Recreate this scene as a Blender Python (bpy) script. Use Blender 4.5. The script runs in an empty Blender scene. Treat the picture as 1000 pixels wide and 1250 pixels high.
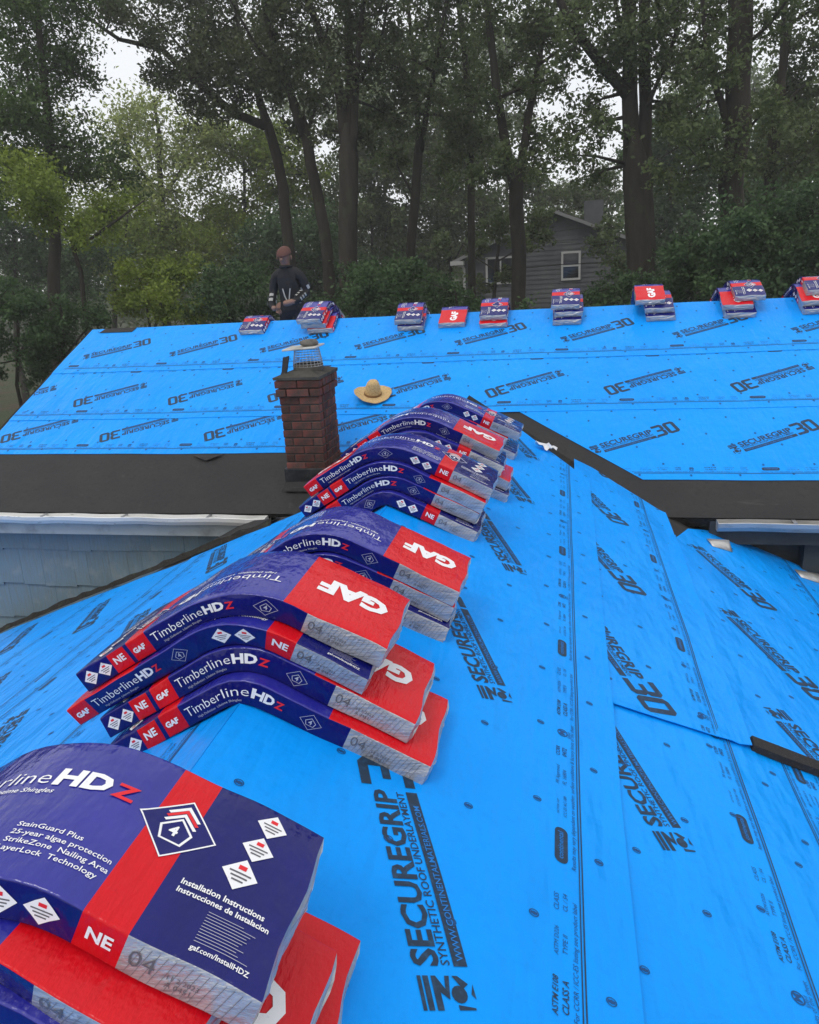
import bpy, bmesh, math, random
import numpy as np
from mathutils import Vector, Matrix, noise

random.seed(7); np.random.seed(7)
scn = bpy.context.scene
C = scn.collection

# ------------------------------------------------------------------ camera
cd = bpy.data.cameras.new('camera'); cam = bpy.data.objects.new('camera', cd); C.objects.link(cam)
cd.sensor_fit = 'HORIZONTAL'; cd.sensor_width = 36.0; cd.lens = 36.0 * 911.64 / 1000.0
cd.clip_start = 0.02; cd.clip_end = 2000
_r = Vector((0.98005025, 0.19059962, -0.056332)); _u = Vector((-0.00765949, 0.31944178, 0.94757495)); _f = Vector((-0.19860222, 0.92823959, -0.31452889))
cam.matrix_world = Matrix(((_r.x, _u.x, -_f.x, 0.82274), (_r.y, _u.y, -_f.y, 0.0), (_r.z, _u.z, -_f.z, 1.09433), (0, 0, 0, 1)))
scn.camera = cam

# ------------------------------------------------------------------ sky, sun, exposure
SUN_EL, SUN_AZ = math.radians(58), math.radians(205)
w = bpy.data.worlds.new('World'); scn.world = w; w.use_nodes = True
nt = w.node_tree; nt.nodes.clear()
sky = nt.nodes.new('ShaderNodeTexSky'); sky.sky_type = 'NISHITA'; sky.sun_disc = False
sky.sun_elevation = SUN_EL; sky.sun_rotation = SUN_AZ; sky.air_density = 1.0; sky.dust_density = 4.0; sky.ozone_density = 1.0
mx = nt.nodes.new('ShaderNodeMix'); mx.data_type = 'RGBA'
mx.inputs['Factor'].default_value = 0.88          # an even white cloud deck over the clear sky
cl = nt.nodes.new('ShaderNodeTexNoise'); cl.inputs['Scale'].default_value = 2.2; cl.inputs['Detail'].default_value = 4
cr_ = nt.nodes.new('ShaderNodeMix'); cr_.data_type = 'RGBA'; cr_.inputs[6].default_value = (6.6, 6.8, 7.1, 1); cr_.inputs[7].default_value = (8.2, 8.2, 8.2, 1)
bg = nt.nodes.new('ShaderNodeBackground'); bg.inputs['Strength'].default_value = 0.15
wo = nt.nodes.new('ShaderNodeOutputWorld')
nt.links.new(cl.outputs['Fac'], cr_.inputs['Factor']); nt.links.new(sky.outputs[0], mx.inputs[6]); nt.links.new(cr_.outputs[2], mx.inputs[7])
nt.links.new(mx.outputs[2], bg.inputs[0]); nt.links.new(bg.outputs[0], wo.inputs[0])
sd = bpy.data.lights.new('sun', 'SUN'); sd.energy = 0.9; sd.angle = math.radians(16); sd.color = (1, 0.97, 0.92)
sun = bpy.data.objects.new('sun', sd); C.objects.link(sun)
# light travels away from the sun
_sx, _sy, _sz = math.sin(SUN_AZ) * math.cos(SUN_EL), math.cos(SUN_AZ) * math.cos(SUN_EL), math.sin(SUN_EL)
sun.rotation_euler = Vector((-_sx, -_sy, -_sz)).to_track_quat('-Z', 'Y').to_euler()
vs = scn.view_settings; vs.view_transform = 'Standard'; vs.look = 'None'; vs.exposure = 0.0; vs.gamma = 1.0
vs.use_curve_mapping = False

# ------------------------------------------------------------------ roof geometry constants
MS, MM = 0.4372, 0.4387                       # pitch of the near wing and of the main roof
CS, CM = 1 / math.sqrt(1 + MS * MS), 1 / math.sqrt(1 + MM * MM)
YA, YM, YE, YW = 6.9349, 8.2066, 5.2857, 5.50   # valley apex, main ridge, main eave, main wall
ZM, ZE = MM * (YM - YA), MM * (YE - YA)
TR = (YM - YA) / CM
GZ = -3.4
def wob(a, b): return .0022 * math.sin(3.1 * a + 1.7 * math.sin(1.3 * b)) + .0016 * math.sin(5.3 * b + 2.1 * a) + .0011 * math.sin(11 * a + 3 * math.sin(2.2 * b)) + .001 * math.sin(9 * b - 6 * a)
def creaseR(a, b):
    h = wob(a, b)
    for (a0, k, wd, am, b0, b1) in ((1.56, .02, .022, .004, .5, 5.6), (1.86, .05, .04, .003, 2.6, 5.2), (2.1, .1, .04, .003, 2.6, 5), (1.34, .06, .04, .002, .4, 2.4)):
        d = a - (a0 + .02 * math.sin(2.4 * b + 6 * a0)); f = min(1, max(0, (b - b0) * 3)) * min(1, max(0, (b1 - b) * 3))
        h += am * f * math.exp(-(d / wd) ** 2)
    return h
def sag(y): return -.011 * (y - 1.5)          # the near ridge sinks a little towards the valley
def mapR(a, b, h): h += creaseR(a, b); return (a * CS + h * MS * CS, b, -MS * a * CS + h * CS + sag(b))
def mapL(a, b, h): h += wob(a, b); return (a * CS - h * MS * CS, b, MS * a * CS + h * CS + sag(b) + .05 * (a / .9) * math.exp(1 + min(0, a) / .9))
def mapM(a, b, h): h += wob(a * .8, b * .8); return (a, YA + b * CM - h * MM * CM, MM * b * CM + h * CM)
def mapB(a, b, h): h += wob(a * .8, b * .8); return (a, YM + b * CM + h * MM * CM, ZM - MM * b * CM + h * CM)

# ------------------------------------------------------------------ materials
def mat(name, col, rough=.6, spec=.3, metal=0., bump=None, var=None, speck=None, rnd=0, wave=None, trans=0, island=0):
    m = bpy.data.materials.new(name); m.use_nodes = True; n = m.node_tree; b = n.nodes['Principled BSDF']
    b.inputs['Base Color'].default_value = (*col, 1); b.inputs['Roughness'].default_value = rough
    b.inputs['Specular IOR Level'].default_value = spec; b.inputs['Metallic'].default_value = metal
    tc = n.nodes.new('ShaderNodeTexCoord'); co = tc.outputs['Object']
    cur = None
    def mixcol(fac, c2, a=None):
        nonlocal cur
        x = n.nodes.new('ShaderNodeMix'); x.data_type = 'RGBA'
        n.links.new(fac, x.inputs['Factor'])
        if cur is None: x.inputs[6].default_value = (*col, 1)
        else: n.links.new(cur, x.inputs[6])
        x.inputs[7].default_value = (*c2, 1); cur = x.outputs[2]
    def ntex(scale, detail=4, sc3=None, rough_=.6):
        t = n.nodes.new('ShaderNodeTexNoise'); t.inputs['Scale'].default_value = scale; t.inputs['Detail'].default_value = detail; t.inputs['Roughness'].default_value = rough_
        if sc3:
            mp = n.nodes.new('ShaderNodeMapping'); mp.inputs['Scale'].default_value = sc3; n.links.new(co, mp.inputs[0]); n.links.new(mp.outputs[0], t.inputs['Vector'])
        else: n.links.new(co, t.inputs['Vector'])
        return t
    def ramp(sock, lo, hi):
        r = n.nodes.new('ShaderNodeMapRange'); r.inputs[1].default_value = lo; r.inputs[2].default_value = hi; n.links.new(sock, r.inputs[0]); return r.outputs[0]
    for v in (var or []):           # (scale, colour, lo, hi[, stretch])
        t = ntex(v[0], 5, v[4] if len(v) > 4 else None); mixcol(ramp(t.outputs['Fac'], v[2], v[3]), v[1])
    if rnd:
        oi = n.nodes.new('ShaderNodeObjectInfo') if not island else n.nodes.new('ShaderNodeNewGeometry')
        hs = n.nodes.new('ShaderNodeHueSaturation')
        src = oi.outputs['Random'] if not island else oi.outputs['Random Per Island']
        r = n.nodes.new('ShaderNodeMapRange'); r.inputs[3].default_value = 1 - rnd; r.inputs[4].default_value = 1 + rnd; n.links.new(src, r.inputs[0]); n.links.new(r.outputs[0], hs.inputs['Value'])
        if cur is None: hs.inputs['Color'].default_value = (*col, 1)
        else: n.links.new(cur, hs.inputs['Color'])
        cur = hs.outputs[0]
    if cur: n.links.new(cur, b.inputs['Base Color'])
    if bump:
        prev = None
        for (scale, strength, dist, *st) in bump:
            t = ntex(scale, 4, st[0] if st else None); bp = n.nodes.new('ShaderNodeBump'); bp.inputs['Strength'].default_value = strength; bp.inputs['Distance'].default_value = dist
            n.links.new(t.outputs['Fac'], bp.inputs['Height'])
            if prev: n.links.new(prev, bp.inputs['Normal'])
            prev = bp.outputs[0]
        n.links.new(prev, b.inputs['Normal'])
    if trans:
        tl = n.nodes.new('ShaderNodeBsdfTranslucent'); ms = n.nodes.new('ShaderNodeMixShader'); ms.inputs[0].default_value = trans
        if cur: n.links.new(cur, tl.inputs[0])
        else: tl.inputs[0].default_value = (*col, 1)
        n.links.new(b.outputs[0], ms.inputs[1]); n.links.new(tl.outputs[0], ms.inputs[2])
        n.links.new(ms.outputs[0], n.nodes['Material Output'].inputs[0])
    return m

M = {}
M['blue'] = mat('underlayment_blue', (.001, .280, .87), .34, .12, var=[(1.1, (.002, .312, .91), .35, .7), (40, (.001, .265, .83), .52, .8), (6, (.012, .31, .86), .66, .85), (90, (.06, .36, .85), .75, .82)], bump=[(1.6, .5, .13, (1.6, .5, 1)), (5, .4, .035, (1.4, .35, 1)), (13, .25, .010, (.5, 1.6, 1)), (40, .35, .003), (240, .12, .001)])
M['ink'] = mat('print_ink', (.012, .03, .062), .5, .3, var=[(60, (.02, .07, .14), .5, .75)])
M['inkfaint'] = mat('print_ink_faint', (.004, .06, .2), .5, .3)
M['inkblue'] = mat('print_reverse_blue', (.006, .17, .55), .5, .3)
M['membrane'] = mat('black_membrane', (.024, .0235, .024), .66, .22, var=[(2.2, (.033, .031, .030), .4, .75), (30, (.018, .018, .019), .5, .75), (9, (.05, .046, .042), .66, .8), (3.5, (.075, .07, .065), .66, .8, (.35, 2.5, 2.5)), (120, (.07, .068, .064), .7, .8)], bump=[(3, .3, .02), (90, .2, .002)])
M['granule'] = mat('black_granules', (.022, .021, .022), .8, .3, var=[(260, (.12, .11, .1), .58, .7)], bump=[(300, .9, .004)])
M['navy'] = mat('wrap_navy', (.004, .006, .115), .16, .34, var=[(8, (.006, .008, .145), .4, .7), (150, (.16, .16, .22), .72, .86)], bump=[(9, .5, .016), (22, .45, .005, (2.4, .5, 1)), (4, .6, .03, (1.6, .7, 1))])
M['navy_sheen'] = mat('wrap_navy_sheen', (.014, .016, .24), .15, .6, var=[(5, (.024, .024, .30), .4, .7), (140, (.22, .2, .3), .72, .86)], bump=[(8, .5, .016), (22, .45, .005, (2.4, .5, 1)), (4, .6, .03, (1.6, .7, 1))])  # wrap centre with the sky sheen painted in, paler than the navy
M['wred'] = mat('wrap_red', (.60, .004, .010), .2, .26, var=[(9, (.58, .006, .014), .4, .7), (150, (.3, .02, .02), .74, .84)], bump=[(10, .5, .016), (30, .7, .007, (2.2, .5, 1))])
M['foil'] = mat('wrap_clear_film', (.47, .48, .50), .24, .5, .35, var=[(24, (.25, .26, .28), .5, .72, (.6, .6, 7)), (7, (.34, .35, .38), .5, .7), (60, (.7, .7, .72), .64, .75)], bump=[(14, .6, .012, (1, 1, 2.5)), (70, .25, .003, (.6, .6, 3))])
M['white'] = mat('print_white', (.8, .8, .82), .4, .3, var=[(60, (.55, .55, .62), .6, .8)])
M['pred'] = mat('print_red', (.7, .02, .03), .4, .3)
M['faintw'] = mat('print_white_thin', (.42, .42, .5), .45, .3)
M['grey'] = mat('print_grey', (.11, .11, .125), .5, .3)
M['brick'] = mat('brick_red', (.15, .050, .040), .85, .2, rnd=.35, var=[(7, (.055, .040, .034), .45, .66), (60, (.17, .07, .05), .6, .8)], bump=[(60, .6, .006)])
M['mortar'] = mat('mortar', (.07, .063, .056), .9, .2, var=[(30, (.05, .05, .045), .4, .7)], bump=[(80, .6, .005)])
M['cement'] = mat('cement', (.075, .07, .062), .9, .2, var=[(10, (.035, .036, .03), .4, .7)], bump=[(40, .6, .01)])
M['lead'] = mat('dark_flashing', (.014, .015, .018), .5, .4, .3, var=[(8, (.06, .06, .06), .5, .75)], bump=[(8, .6, .02)])
M['galv'] = mat('galvanised_metal', (.42, .43, .44), .4, .5, .7, var=[(12, (.25, .25, .25), .5, .75)])
M['gutter'] = mat('white_gutter_paint', (.74, .74, .72), .45, .4, var=[(5, (.5, .48, .44), .55, .8, (.3, 1, 1)), (14, (.2, .19, .16), .62, .75, (.5, 1, 2))])
M['darktrim'] = mat('dark_eave_trim', (.045, .052, .056), .7, .25, var=[(6, (.03, .033, .035), .4, .7)])
M['alu'] = mat('weathered_aluminium', (.5, .49, .47), .42, .5, .5, var=[(7, (.2, .19, .18), .5, .75, (.6, 2, 2))], bump=[(20, .4, .006)])
M['siding'] = mat('siding_blue_grey', (.145, .222, .285), .75, .25, rnd=.06, var=[(30, (.15, .19, .21), .4, .7, (3, 1, .25)), (5, (.25, .29, .31), .55, .8)], bump=[(60, .5, .003, (3, 1, .15))])
M['fascia'] = mat('grey_trim_paint', (.32, .36, .38), .6, .3, var=[(6, (.2, .22, .23), .5, .75)])
M['darkwood'] = mat('dark_rough_wood', (.02, .018, .016), .9, .2, var=[(20, (.045, .05, .03), .55, .75)], bump=[(30, .9, .02)])
M['ply'] = mat('plywood', (.3, .2, .11), .8, .2)
M['straw'] = mat('straw', (.56, .40, .20), .8, .2, var=[(60, (.38, .24, .1), .45, .7)], bump=[(70, .8, .004)])
M['bark'] = mat('bark', (.045, .038, .030), .9, .15, var=[(5, (.025, .022, .018), .4, .65, (1, 1, .25)), (3, (.045, .05, .03), .55, .75)], bump=[(14, 1, .03, (1, 1, .2))])
PAL = [(.078, .125, .034), (.170, .225, .036), (.25, .30, .09), (.078, .098, .042), (.092, .124, .046), (.060, .106, .040), (.18, .23, .11)]  # last colour is pale, with the haze of distance painted in
for i, c in enumerate(PAL):
    c2 = (c[0] * 1.5, c[1] * 1.4, c[2] * 1.2); c3 = (c[0] * .6, c[1] * .65, c[2] * .75)
    M['leaf%d' % i] = mat('foliage_%d' % i, c, .55, .25, var=[(.5, c2, .5, .75), (1.7, c3, .5, .7)], rnd=.35, island=1, trans=.4)
M['grass'] = mat('yard_grass', (.035, .05, .018), .9, .2, var=[(.6, (.06, .045, .025), .45, .65)], bump=[(8, 1, .1)])
M['clap'] = mat('grey_clapboard', (.062, .066, .072), .8, .25, var=[(1.5, (.1, .1, .1), .4, .7)])
M['shingle'] = mat('old_roof_shingle', (.05, .047, .045), .9, .2, var=[(8, (.08, .07, .065), .45, .7)])
M['trim'] = mat('white_trim', (.36, .36, .35), .5, .3)
M['glass'] = mat('dark_window_glass', (.012, .014, .016), .06, .5)
M['skin'] = mat('skin', (.22, .12, .085), .5, .35)
M['jacket'] = mat('black_jacket', (.016, .016, .018), .75, .25, bump=[(14, .8, .02)])
M['pants'] = mat('dark_trousers', (.010, .011, .016), .8, .2, bump=[(12, .8, .02)])
M['cap'] = mat('rust_cap', (.105, .048, .04), .75, .2)
M['cloth'] = mat('pale_cloth', (.34, .34, .33), .8, .2)
M['stone'] = mat('grey_stone', (.16, .15, .135), .9, .2, var=[(12, (.09, .085, .08), .4, .7)], bump=[(20, .8, .01)])
M['plastic'] = mat('pale_plastic', (.75, .76, .78), .25, .5)

# ------------------------------------------------------------------ helpers
def link(name, me, parent=None):
    o = bpy.data.objects.new(name, me); C.objects.link(o)
    if parent is not None: o.parent = parent
    return o
def tag(o, label=None, cat=None, group=None, kind=None):
    if label: o['label'] = label
    if cat: o['category'] = cat
    if group: o['group'] = group
    if kind: o['kind'] = kind
    return o
def empty(name, loc=(0, 0, 0), rz=0):
    o = bpy.data.objects.new(name, None); C.objects.link(o); o.location = loc; o.rotation_euler = (0, 0, rz); o.empty_display_size = .1
    return o
def mesh(name, verts, faces, mats, parent=None, midx=None, smooth=False):
    me = bpy.data.meshes.new(name); me.from_pydata([tuple(map(float, v)) for v in verts], [], faces)
    for m_ in (mats if isinstance(mats, (list, tuple)) else [mats]): me.materials.append(m_)
    if midx is not None: me.polygons.foreach_set('material_index', midx)
    if smooth: me.polygons.foreach_set('use_smooth', [True] * len(me.polygons))
    me.update()
    return link(name, me, parent)
def bm_obj(name, bm, m_, parent=None, smooth=False):
    me = bpy.data.meshes.new(name); bm.to_mesh(me); bm.free()
    for q in (m_ if isinstance(m_, (list, tuple)) else [m_]): me.materials.append(q)
    if smooth: me.polygons.foreach_set('use_smooth', [True] * len(me.polygons))
    return link(name, me, parent)
def bx(bm, x0, x1, y0, y1, z0, z1, bev=0):
    r = bmesh.ops.create_cube(bm, size=1); vs_ = r['verts']
    for v in vs_: v.co = Vector(((x0 + x1) / 2 + v.co.x * (x1 - x0), (y0 + y1) / 2 + v.co.y * (y1 - y0), (z0 + z1) / 2 + v.co.z * (z1 - z0)))
    if bev:
        es = list({e for v in vs_ for e in v.link_edges}); bmesh.ops.bevel(bm, geom=es, offset=bev, segments=1, affect='EDGES')
def box(name, x0, x1, y0, y1, z0, z1, m_, parent=None, bev=0):
    bm = bmesh.new(); bx(bm, x0, x1, y0, y1, z0, z1, bev); return bm_obj(name, bm, m_, parent)
def tube(pts, radii, seg=8):
    """tapered tube along a polyline: verts, faces"""
    V, F = [], []; n = len(pts); P = [Vector(p) for p in pts]; up = Vector((.31, .2, .93))
    for i, p in enumerate(P):
        d = (P[min(i + 1, n - 1)] - P[max(i - 1, 0)]).normalized(); a = d.cross(up)
        if a.length < .15: a = d.cross(Vector((1, 0, 0)))
        a.normalize(); b = d.cross(a)
        for k in range(seg):
            t = 2 * math.pi * k / seg; V.append(p + (a * math.cos(t) + b * math.sin(t)) * radii[i])
    for i in range(n - 1):
        for k in range(seg):
            k2 = (k + 1) % seg; F.append((i * seg + k, i * seg + k2, (i + 1) * seg + k2, (i + 1) * seg + k))
    F.append(tuple(range(seg - 1, -1, -1))); F.append(tuple((n - 1) * seg + k for k in range(seg)))
    return V, F
def merge(parts):
    V, F = [], []
    for v, f in parts:
        o = len(V); V += list(v); F += [tuple(i + o for i in q) for q in f]
    return V, F

# ------------------------------------------------------------------ flat lettering
_tc = {}
def text2d(s, size, off=0., shear=0., space=1.):
    """lettering as flat polygons; origin at the left end of the baseline: verts (n,2), faces, width"""
    k = (s, off, shear, space)
    if k not in _tc:
        cu = bpy.data.curves.new('t', 'FONT'); cu.body = s; cu.size = 1; cu.offset = off; cu.shear = shear; cu.space_character = space
        cu.resolution_u = 2; cu.fill_mode = 'FRONT'
        o = bpy.data.objects.new('t', cu); C.objects.link(o)
        bpy.context.view_layer.update()
        me = bpy.data.meshes.new_from_object(o.evaluated_get(bpy.context.evaluated_depsgraph_get()))
        v = np.array([(q.co.x, q.co.y) for q in me.vertices]).reshape(-1, 2); f = [tuple(p.vertices) for p in me.polygons]
        bpy.data.meshes.remove(me); bpy.data.objects.remove(o); bpy.data.curves.remove(cu)
        if len(v): v = v - np.array([v[:, 0].min(), 0])
        _tc[k] = (v, f)
    v, f = _tc[k]
    return v * size, f, (v[:, 0].max() * size if len(v) else 0)
def fit_text(s, length, off=0., shear=0., space=1.):
    v, f, wd = text2d(s, 1, off, shear, space); k = length / wd
    return v * k, f, k
def shift(v, dx, dy): return v + np.array([dx, dy])
def rot2(v, a): c_, s_ = math.cos(a), math.sin(a); return v @ np.array([[c_, s_], [-s_, c_]])
def rect2(x0, x1, y0, y1):
    n = max(1, int(math.ceil((x1 - x0) / .035))); xs = np.linspace(x0, x1, n + 1)
    return np.array([(x, y) for x in xs for y in (y0, y1)], float), [(2 * i, 2 * i + 2, 2 * i + 3, 2 * i + 1) for i in range(n)]
def poly2(pts): return np.array(pts, float), [tuple(range(len(pts)))]
def ring2(cx, cy, r0, r1, n=14, sx=1., sy=1.):
    a = np.linspace(0, 2 * math.pi, n, endpoint=False); o = np.stack([cx + r1 * np.cos(a) * sx, cy + r1 * np.sin(a) * sy], 1); i = np.stack([cx + r0 * np.cos(a) * sx, cy + r0 * np.sin(a) * sy], 1)
    return np.concatenate([o, i]), [(k, (k + 1) % n, n + (k + 1) % n, n + k) for k in range(n)]
def disc2(cx, cy, r, n=14): a = np.linspace(0, 2 * math.pi, n, endpoint=False); return np.stack([cx + r * np.cos(a), cy + r * np.sin(a)], 1), [tuple(range(n))]
def frame2(pts, k):
    p = np.array(pts, float); c_ = p.mean(0); q = c_ + (p - c_) * k; n = len(p)
    return np.concatenate([p, q]), [(i, (i + 1) % n, n + (i + 1) % n, n + i) for i in range(n)]
class Canvas:
    """flat artwork: list of (layer, verts2, faces)"""
    def __init__(s): s.L = []; s.cur = 'print'; s.E = []
    def el(s, name): s.cur = '%s#%d' % (name, len(s.E)); s.E.append(s.cur); return s
    def add(s, layer, vf): s.L.append((layer, np.array(vf[0], float), vf[1], s.cur)); return s
    def text(s, layer, t, x, y, size=None, length=None, off=0., shear=0., space=1.):
        if length: v, f, k = fit_text(t, length, off, shear, space)
        else: v, f, _ = text2d(t, size, off, shear, space)
        s.L.append((layer, shift(v, x, y), f, s.cur)); return s
    def layer(s, name, el=None):
        V, F, o = [], [], 0
        for l, v, f, e in s.L:
            if l == name and (el is None or e == el):
                V.append(v); F += [tuple(i + o for i in q) for q in f]; o += len(v)
        return (np.concatenate(V) if V else np.zeros((0, 2))), F

# the big logo print on the underlayment
logo = Canvas()
logo.text('ink', 'SECUREGRIP', .085, .052, length=.455, off=.028)
logo.text('ink', 'SYNTHETIC ROOF UNDERLAYMENT', .087, .027, length=.45, off=.006)
logo.add('ink', rect2(.085, .54, -.012, .019))
logo.text('rev', 'WWW.CONTINENTALMATERIALS.COM', .095, -.006, length=.40, off=.004)
def block(ox, oy, W_, H_, kind):
    t = W_ * .3; ch = W_ * .18; out = []
    if kind == '0':
        P = [(ch, 0), (W_ - ch, 0), (W_, ch), (W_, H_ - ch), (W_ - ch, H_), (ch, H_), (0, H_ - ch), (0, ch)]
        Q = [(t, t * .9), (W_ - t, t * .9), (W_ - t, t), (W_ - t, H_ - t), (W_ - t, H_ - t * .9), (t, H_ - t * .9), (t, H_ - t), (t, t)]
        v = np.array(P + Q, float) + (ox, oy); return v, [(i, (i + 1) % 8, 8 + (i + 1) % 8, 8 + i) for i in range(8)]
    P = [(0, 0), (W_ - ch, 0), (W_, ch), (W_, H_ * .42), (W_ - ch * .7, H_ * .5), (W_, H_ * .58), (W_, H_ - ch), (W_ - ch, H_), (0, H_), (0, H_ - t), (W_ - t, H_ - t), (W_ - t, H_ * .5 + t * .42), (W_ * .25, H_ * .5 + t * .42), (W_ * .25, H_ * .5 - t * .42), (W_ - t, H_ * .5 - t * .42), (W_ - t, t), (0, t)]
    v = np.array(P, float) + (ox, oy)
    return v, [(0, 1, 2, 15, 16), (2, 3, 14, 15), (3, 4, 13, 14), (4, 12, 13), (4, 5, 11, 12), (5, 6, 10, 11), (6, 7, 8, 9, 10)]
logo.add('ink', block(.555, -.012, .092, .148, '3')); logo.add('ink', block(.655, -.012, .096, .148, '0'))
logo.add('ink', rect2(.0, .066, .098, .106)); logo.add('ink', rect2(.0, .066, .082, .094))
logo.add('ink', poly2([(0, .076), (.066, .076), (.066, .066), (.04, .05), (.066, .046), (.066, .036), (.02, .045), (.034, .062), (0, .062)]))
logo.add('ink', disc2(.03, .022, .017)); logo.add('ink', poly2([(.04, .012), (.066, .03), (.066, .018), (.05, -.002)])); logo.add('ink', poly2([(0, .03), (.01, .03), (.004, -.006), (0, -.006)]))
logo.add('ink', poly2([(.03, -.004), (.05, -.012), (.02, -.012)]))
# strip of small approvals beside each lap line; one period is 1.05 m; y = 0 on the lap line, upwards into the sheet
def oval(cx, cy, W_, H_):
    r = H_ * .45; P = []
    for (sx, sy, a0) in ((1, 1, 0), (-1, 1, 90), (-1, -1, 180), (1, -1, 270)):
        for k in range(4):
            a = math.radians(a0 + 30 * k); P.append((cx + sx * (W_ / 2 - r) + r * math.cos(a), cy + sy * (H_ / 2 - r) + r * math.sin(a)))
    return poly2(P)
strip = Canvas()
strip.add('ink', rect2(0, 1.052, .002, .005)); strip.add('ink', rect2(0, 1.052, -.006, -.0025)); 
strip.text('faint', 'Results may vary dependent on weather, surface conditions & factory limits of the sheet', .03, .012, length=.62, shear=.2)
strip.text('faint', 'For CCRR / ICC-ES listing see product label', .68, .012, length=.3, shear=.2)
strip.add('ink', oval(.10, .052, .125, .036)); strip.text('rev', 'continental', .052, .047, length=.095, off=.01)
strip.text('faint', 'ICC-ES AC-188', .21, .036, length=.085, shear=.25); strip.text('faint', 'SECTION 1507', .215, .058, length=.06, shear=.2)
strip.text('faint', 'FR Approved', .34, .058, length=.085, shear=.2); strip.text('faint', 'FL 16804', .345, .036, length=.065, shear=.2)
strip.text('faint', 'CCRR', .47, .058, length=.045, off=.02, shear=.2); strip.text('faint', '0472', .475, .036, length=.04, off=.02, shear=.2)
strip.add('faint', ring2(.59, .05, .014, .018)); strip.text('faint', 'M', .58, .042, length=.02, off=.03); strip.text('faint', 'listed', .575, .024, length=.03)
strip.text('ink', 'ASTM E108', .68, .058, length=.09, shear=.25, off=.012); strip.text('ink', 'CLASS A', .69, .034, length=.075, shear=.25, off=.012)
strip.text('faint', 'ASTM D226', .82, .058, length=.075, shear=.2); strip.text('faint', 'TYPE II', .83, .036, length=.05, shear=.2)
strip.text('faint', 'CLASS', .94, .058, length=.05, shear=.2); strip.text('faint', 'CL / 54', .945, .036, length=.05, shear=.2)
nail = Canvas(); nail.add('faint', ring2(0, 0, .009, .0115, 12, .9, 1.1)); nail.add('faint', disc2(0, 0, .005, 8)); nail.add('faint', rect2(-.0035, .0035, -.0085, .0085))

# ------------------------------------------------------------------ ground
gm = mesh('ground', [(-400, -200, GZ), (400, -200, GZ), (400, 900, GZ), (-400, 900, GZ)], [(0, 1, 2, 3)], M['grass']); tag(gm, kind='structure')

# ------------------------------------------------------------------ the house being roofed
house = empty('house', (0, 0, GZ)); tag(house, 'low house with bright blue underlayment on both its roof wings', 'house')
def hchild(o): o.parent = house; o.location = (o.location[0], o.location[1], o.location[2] - GZ); return o
def slab(name, pts, fn, h0, h1, m_, parent=None):
    n = len(pts); V = [fn(a, b, h0) for a, b in pts] + [fn(a, b, h1) for a, b in pts]
    F = [tuple(range(n)), tuple(range(2 * n - 1, n - 1, -1))] + [((i + 1) % n, i, n + i, n + (i + 1) % n) for i in range(n)]
    return mesh(name, V, F, m_, parent)
hchild(slab('roof_deck', [(0, -2.5), (5.4, -2.5), (5.4, 5.44), (1.98, 5.44), (1.80, 5.29), (0, YA)], mapR, -.08, -.012, M['darkwood']))
hchild(slab('roof_deck', [(-5.4, -2.5), (0, -2.5), (0, YA), (-1.80, 5.29), (-1.98, 5.44), (-5.4, 5.44)], mapL, -.17, -.10, M['darkwood']))
hchild(slab('roof_deck', [(-4.67, -1.80), (7, -1.80), (7, TR), (-4.67, TR)], mapM, -.08, -.012, M['darkwood']))
hchild(slab('roof_deck', [(-4.67, 0), (7, 0), (7, 3.19), (-4.67, 3.19)], mapB, -.08, -.012, M['darkwood']))

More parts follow.
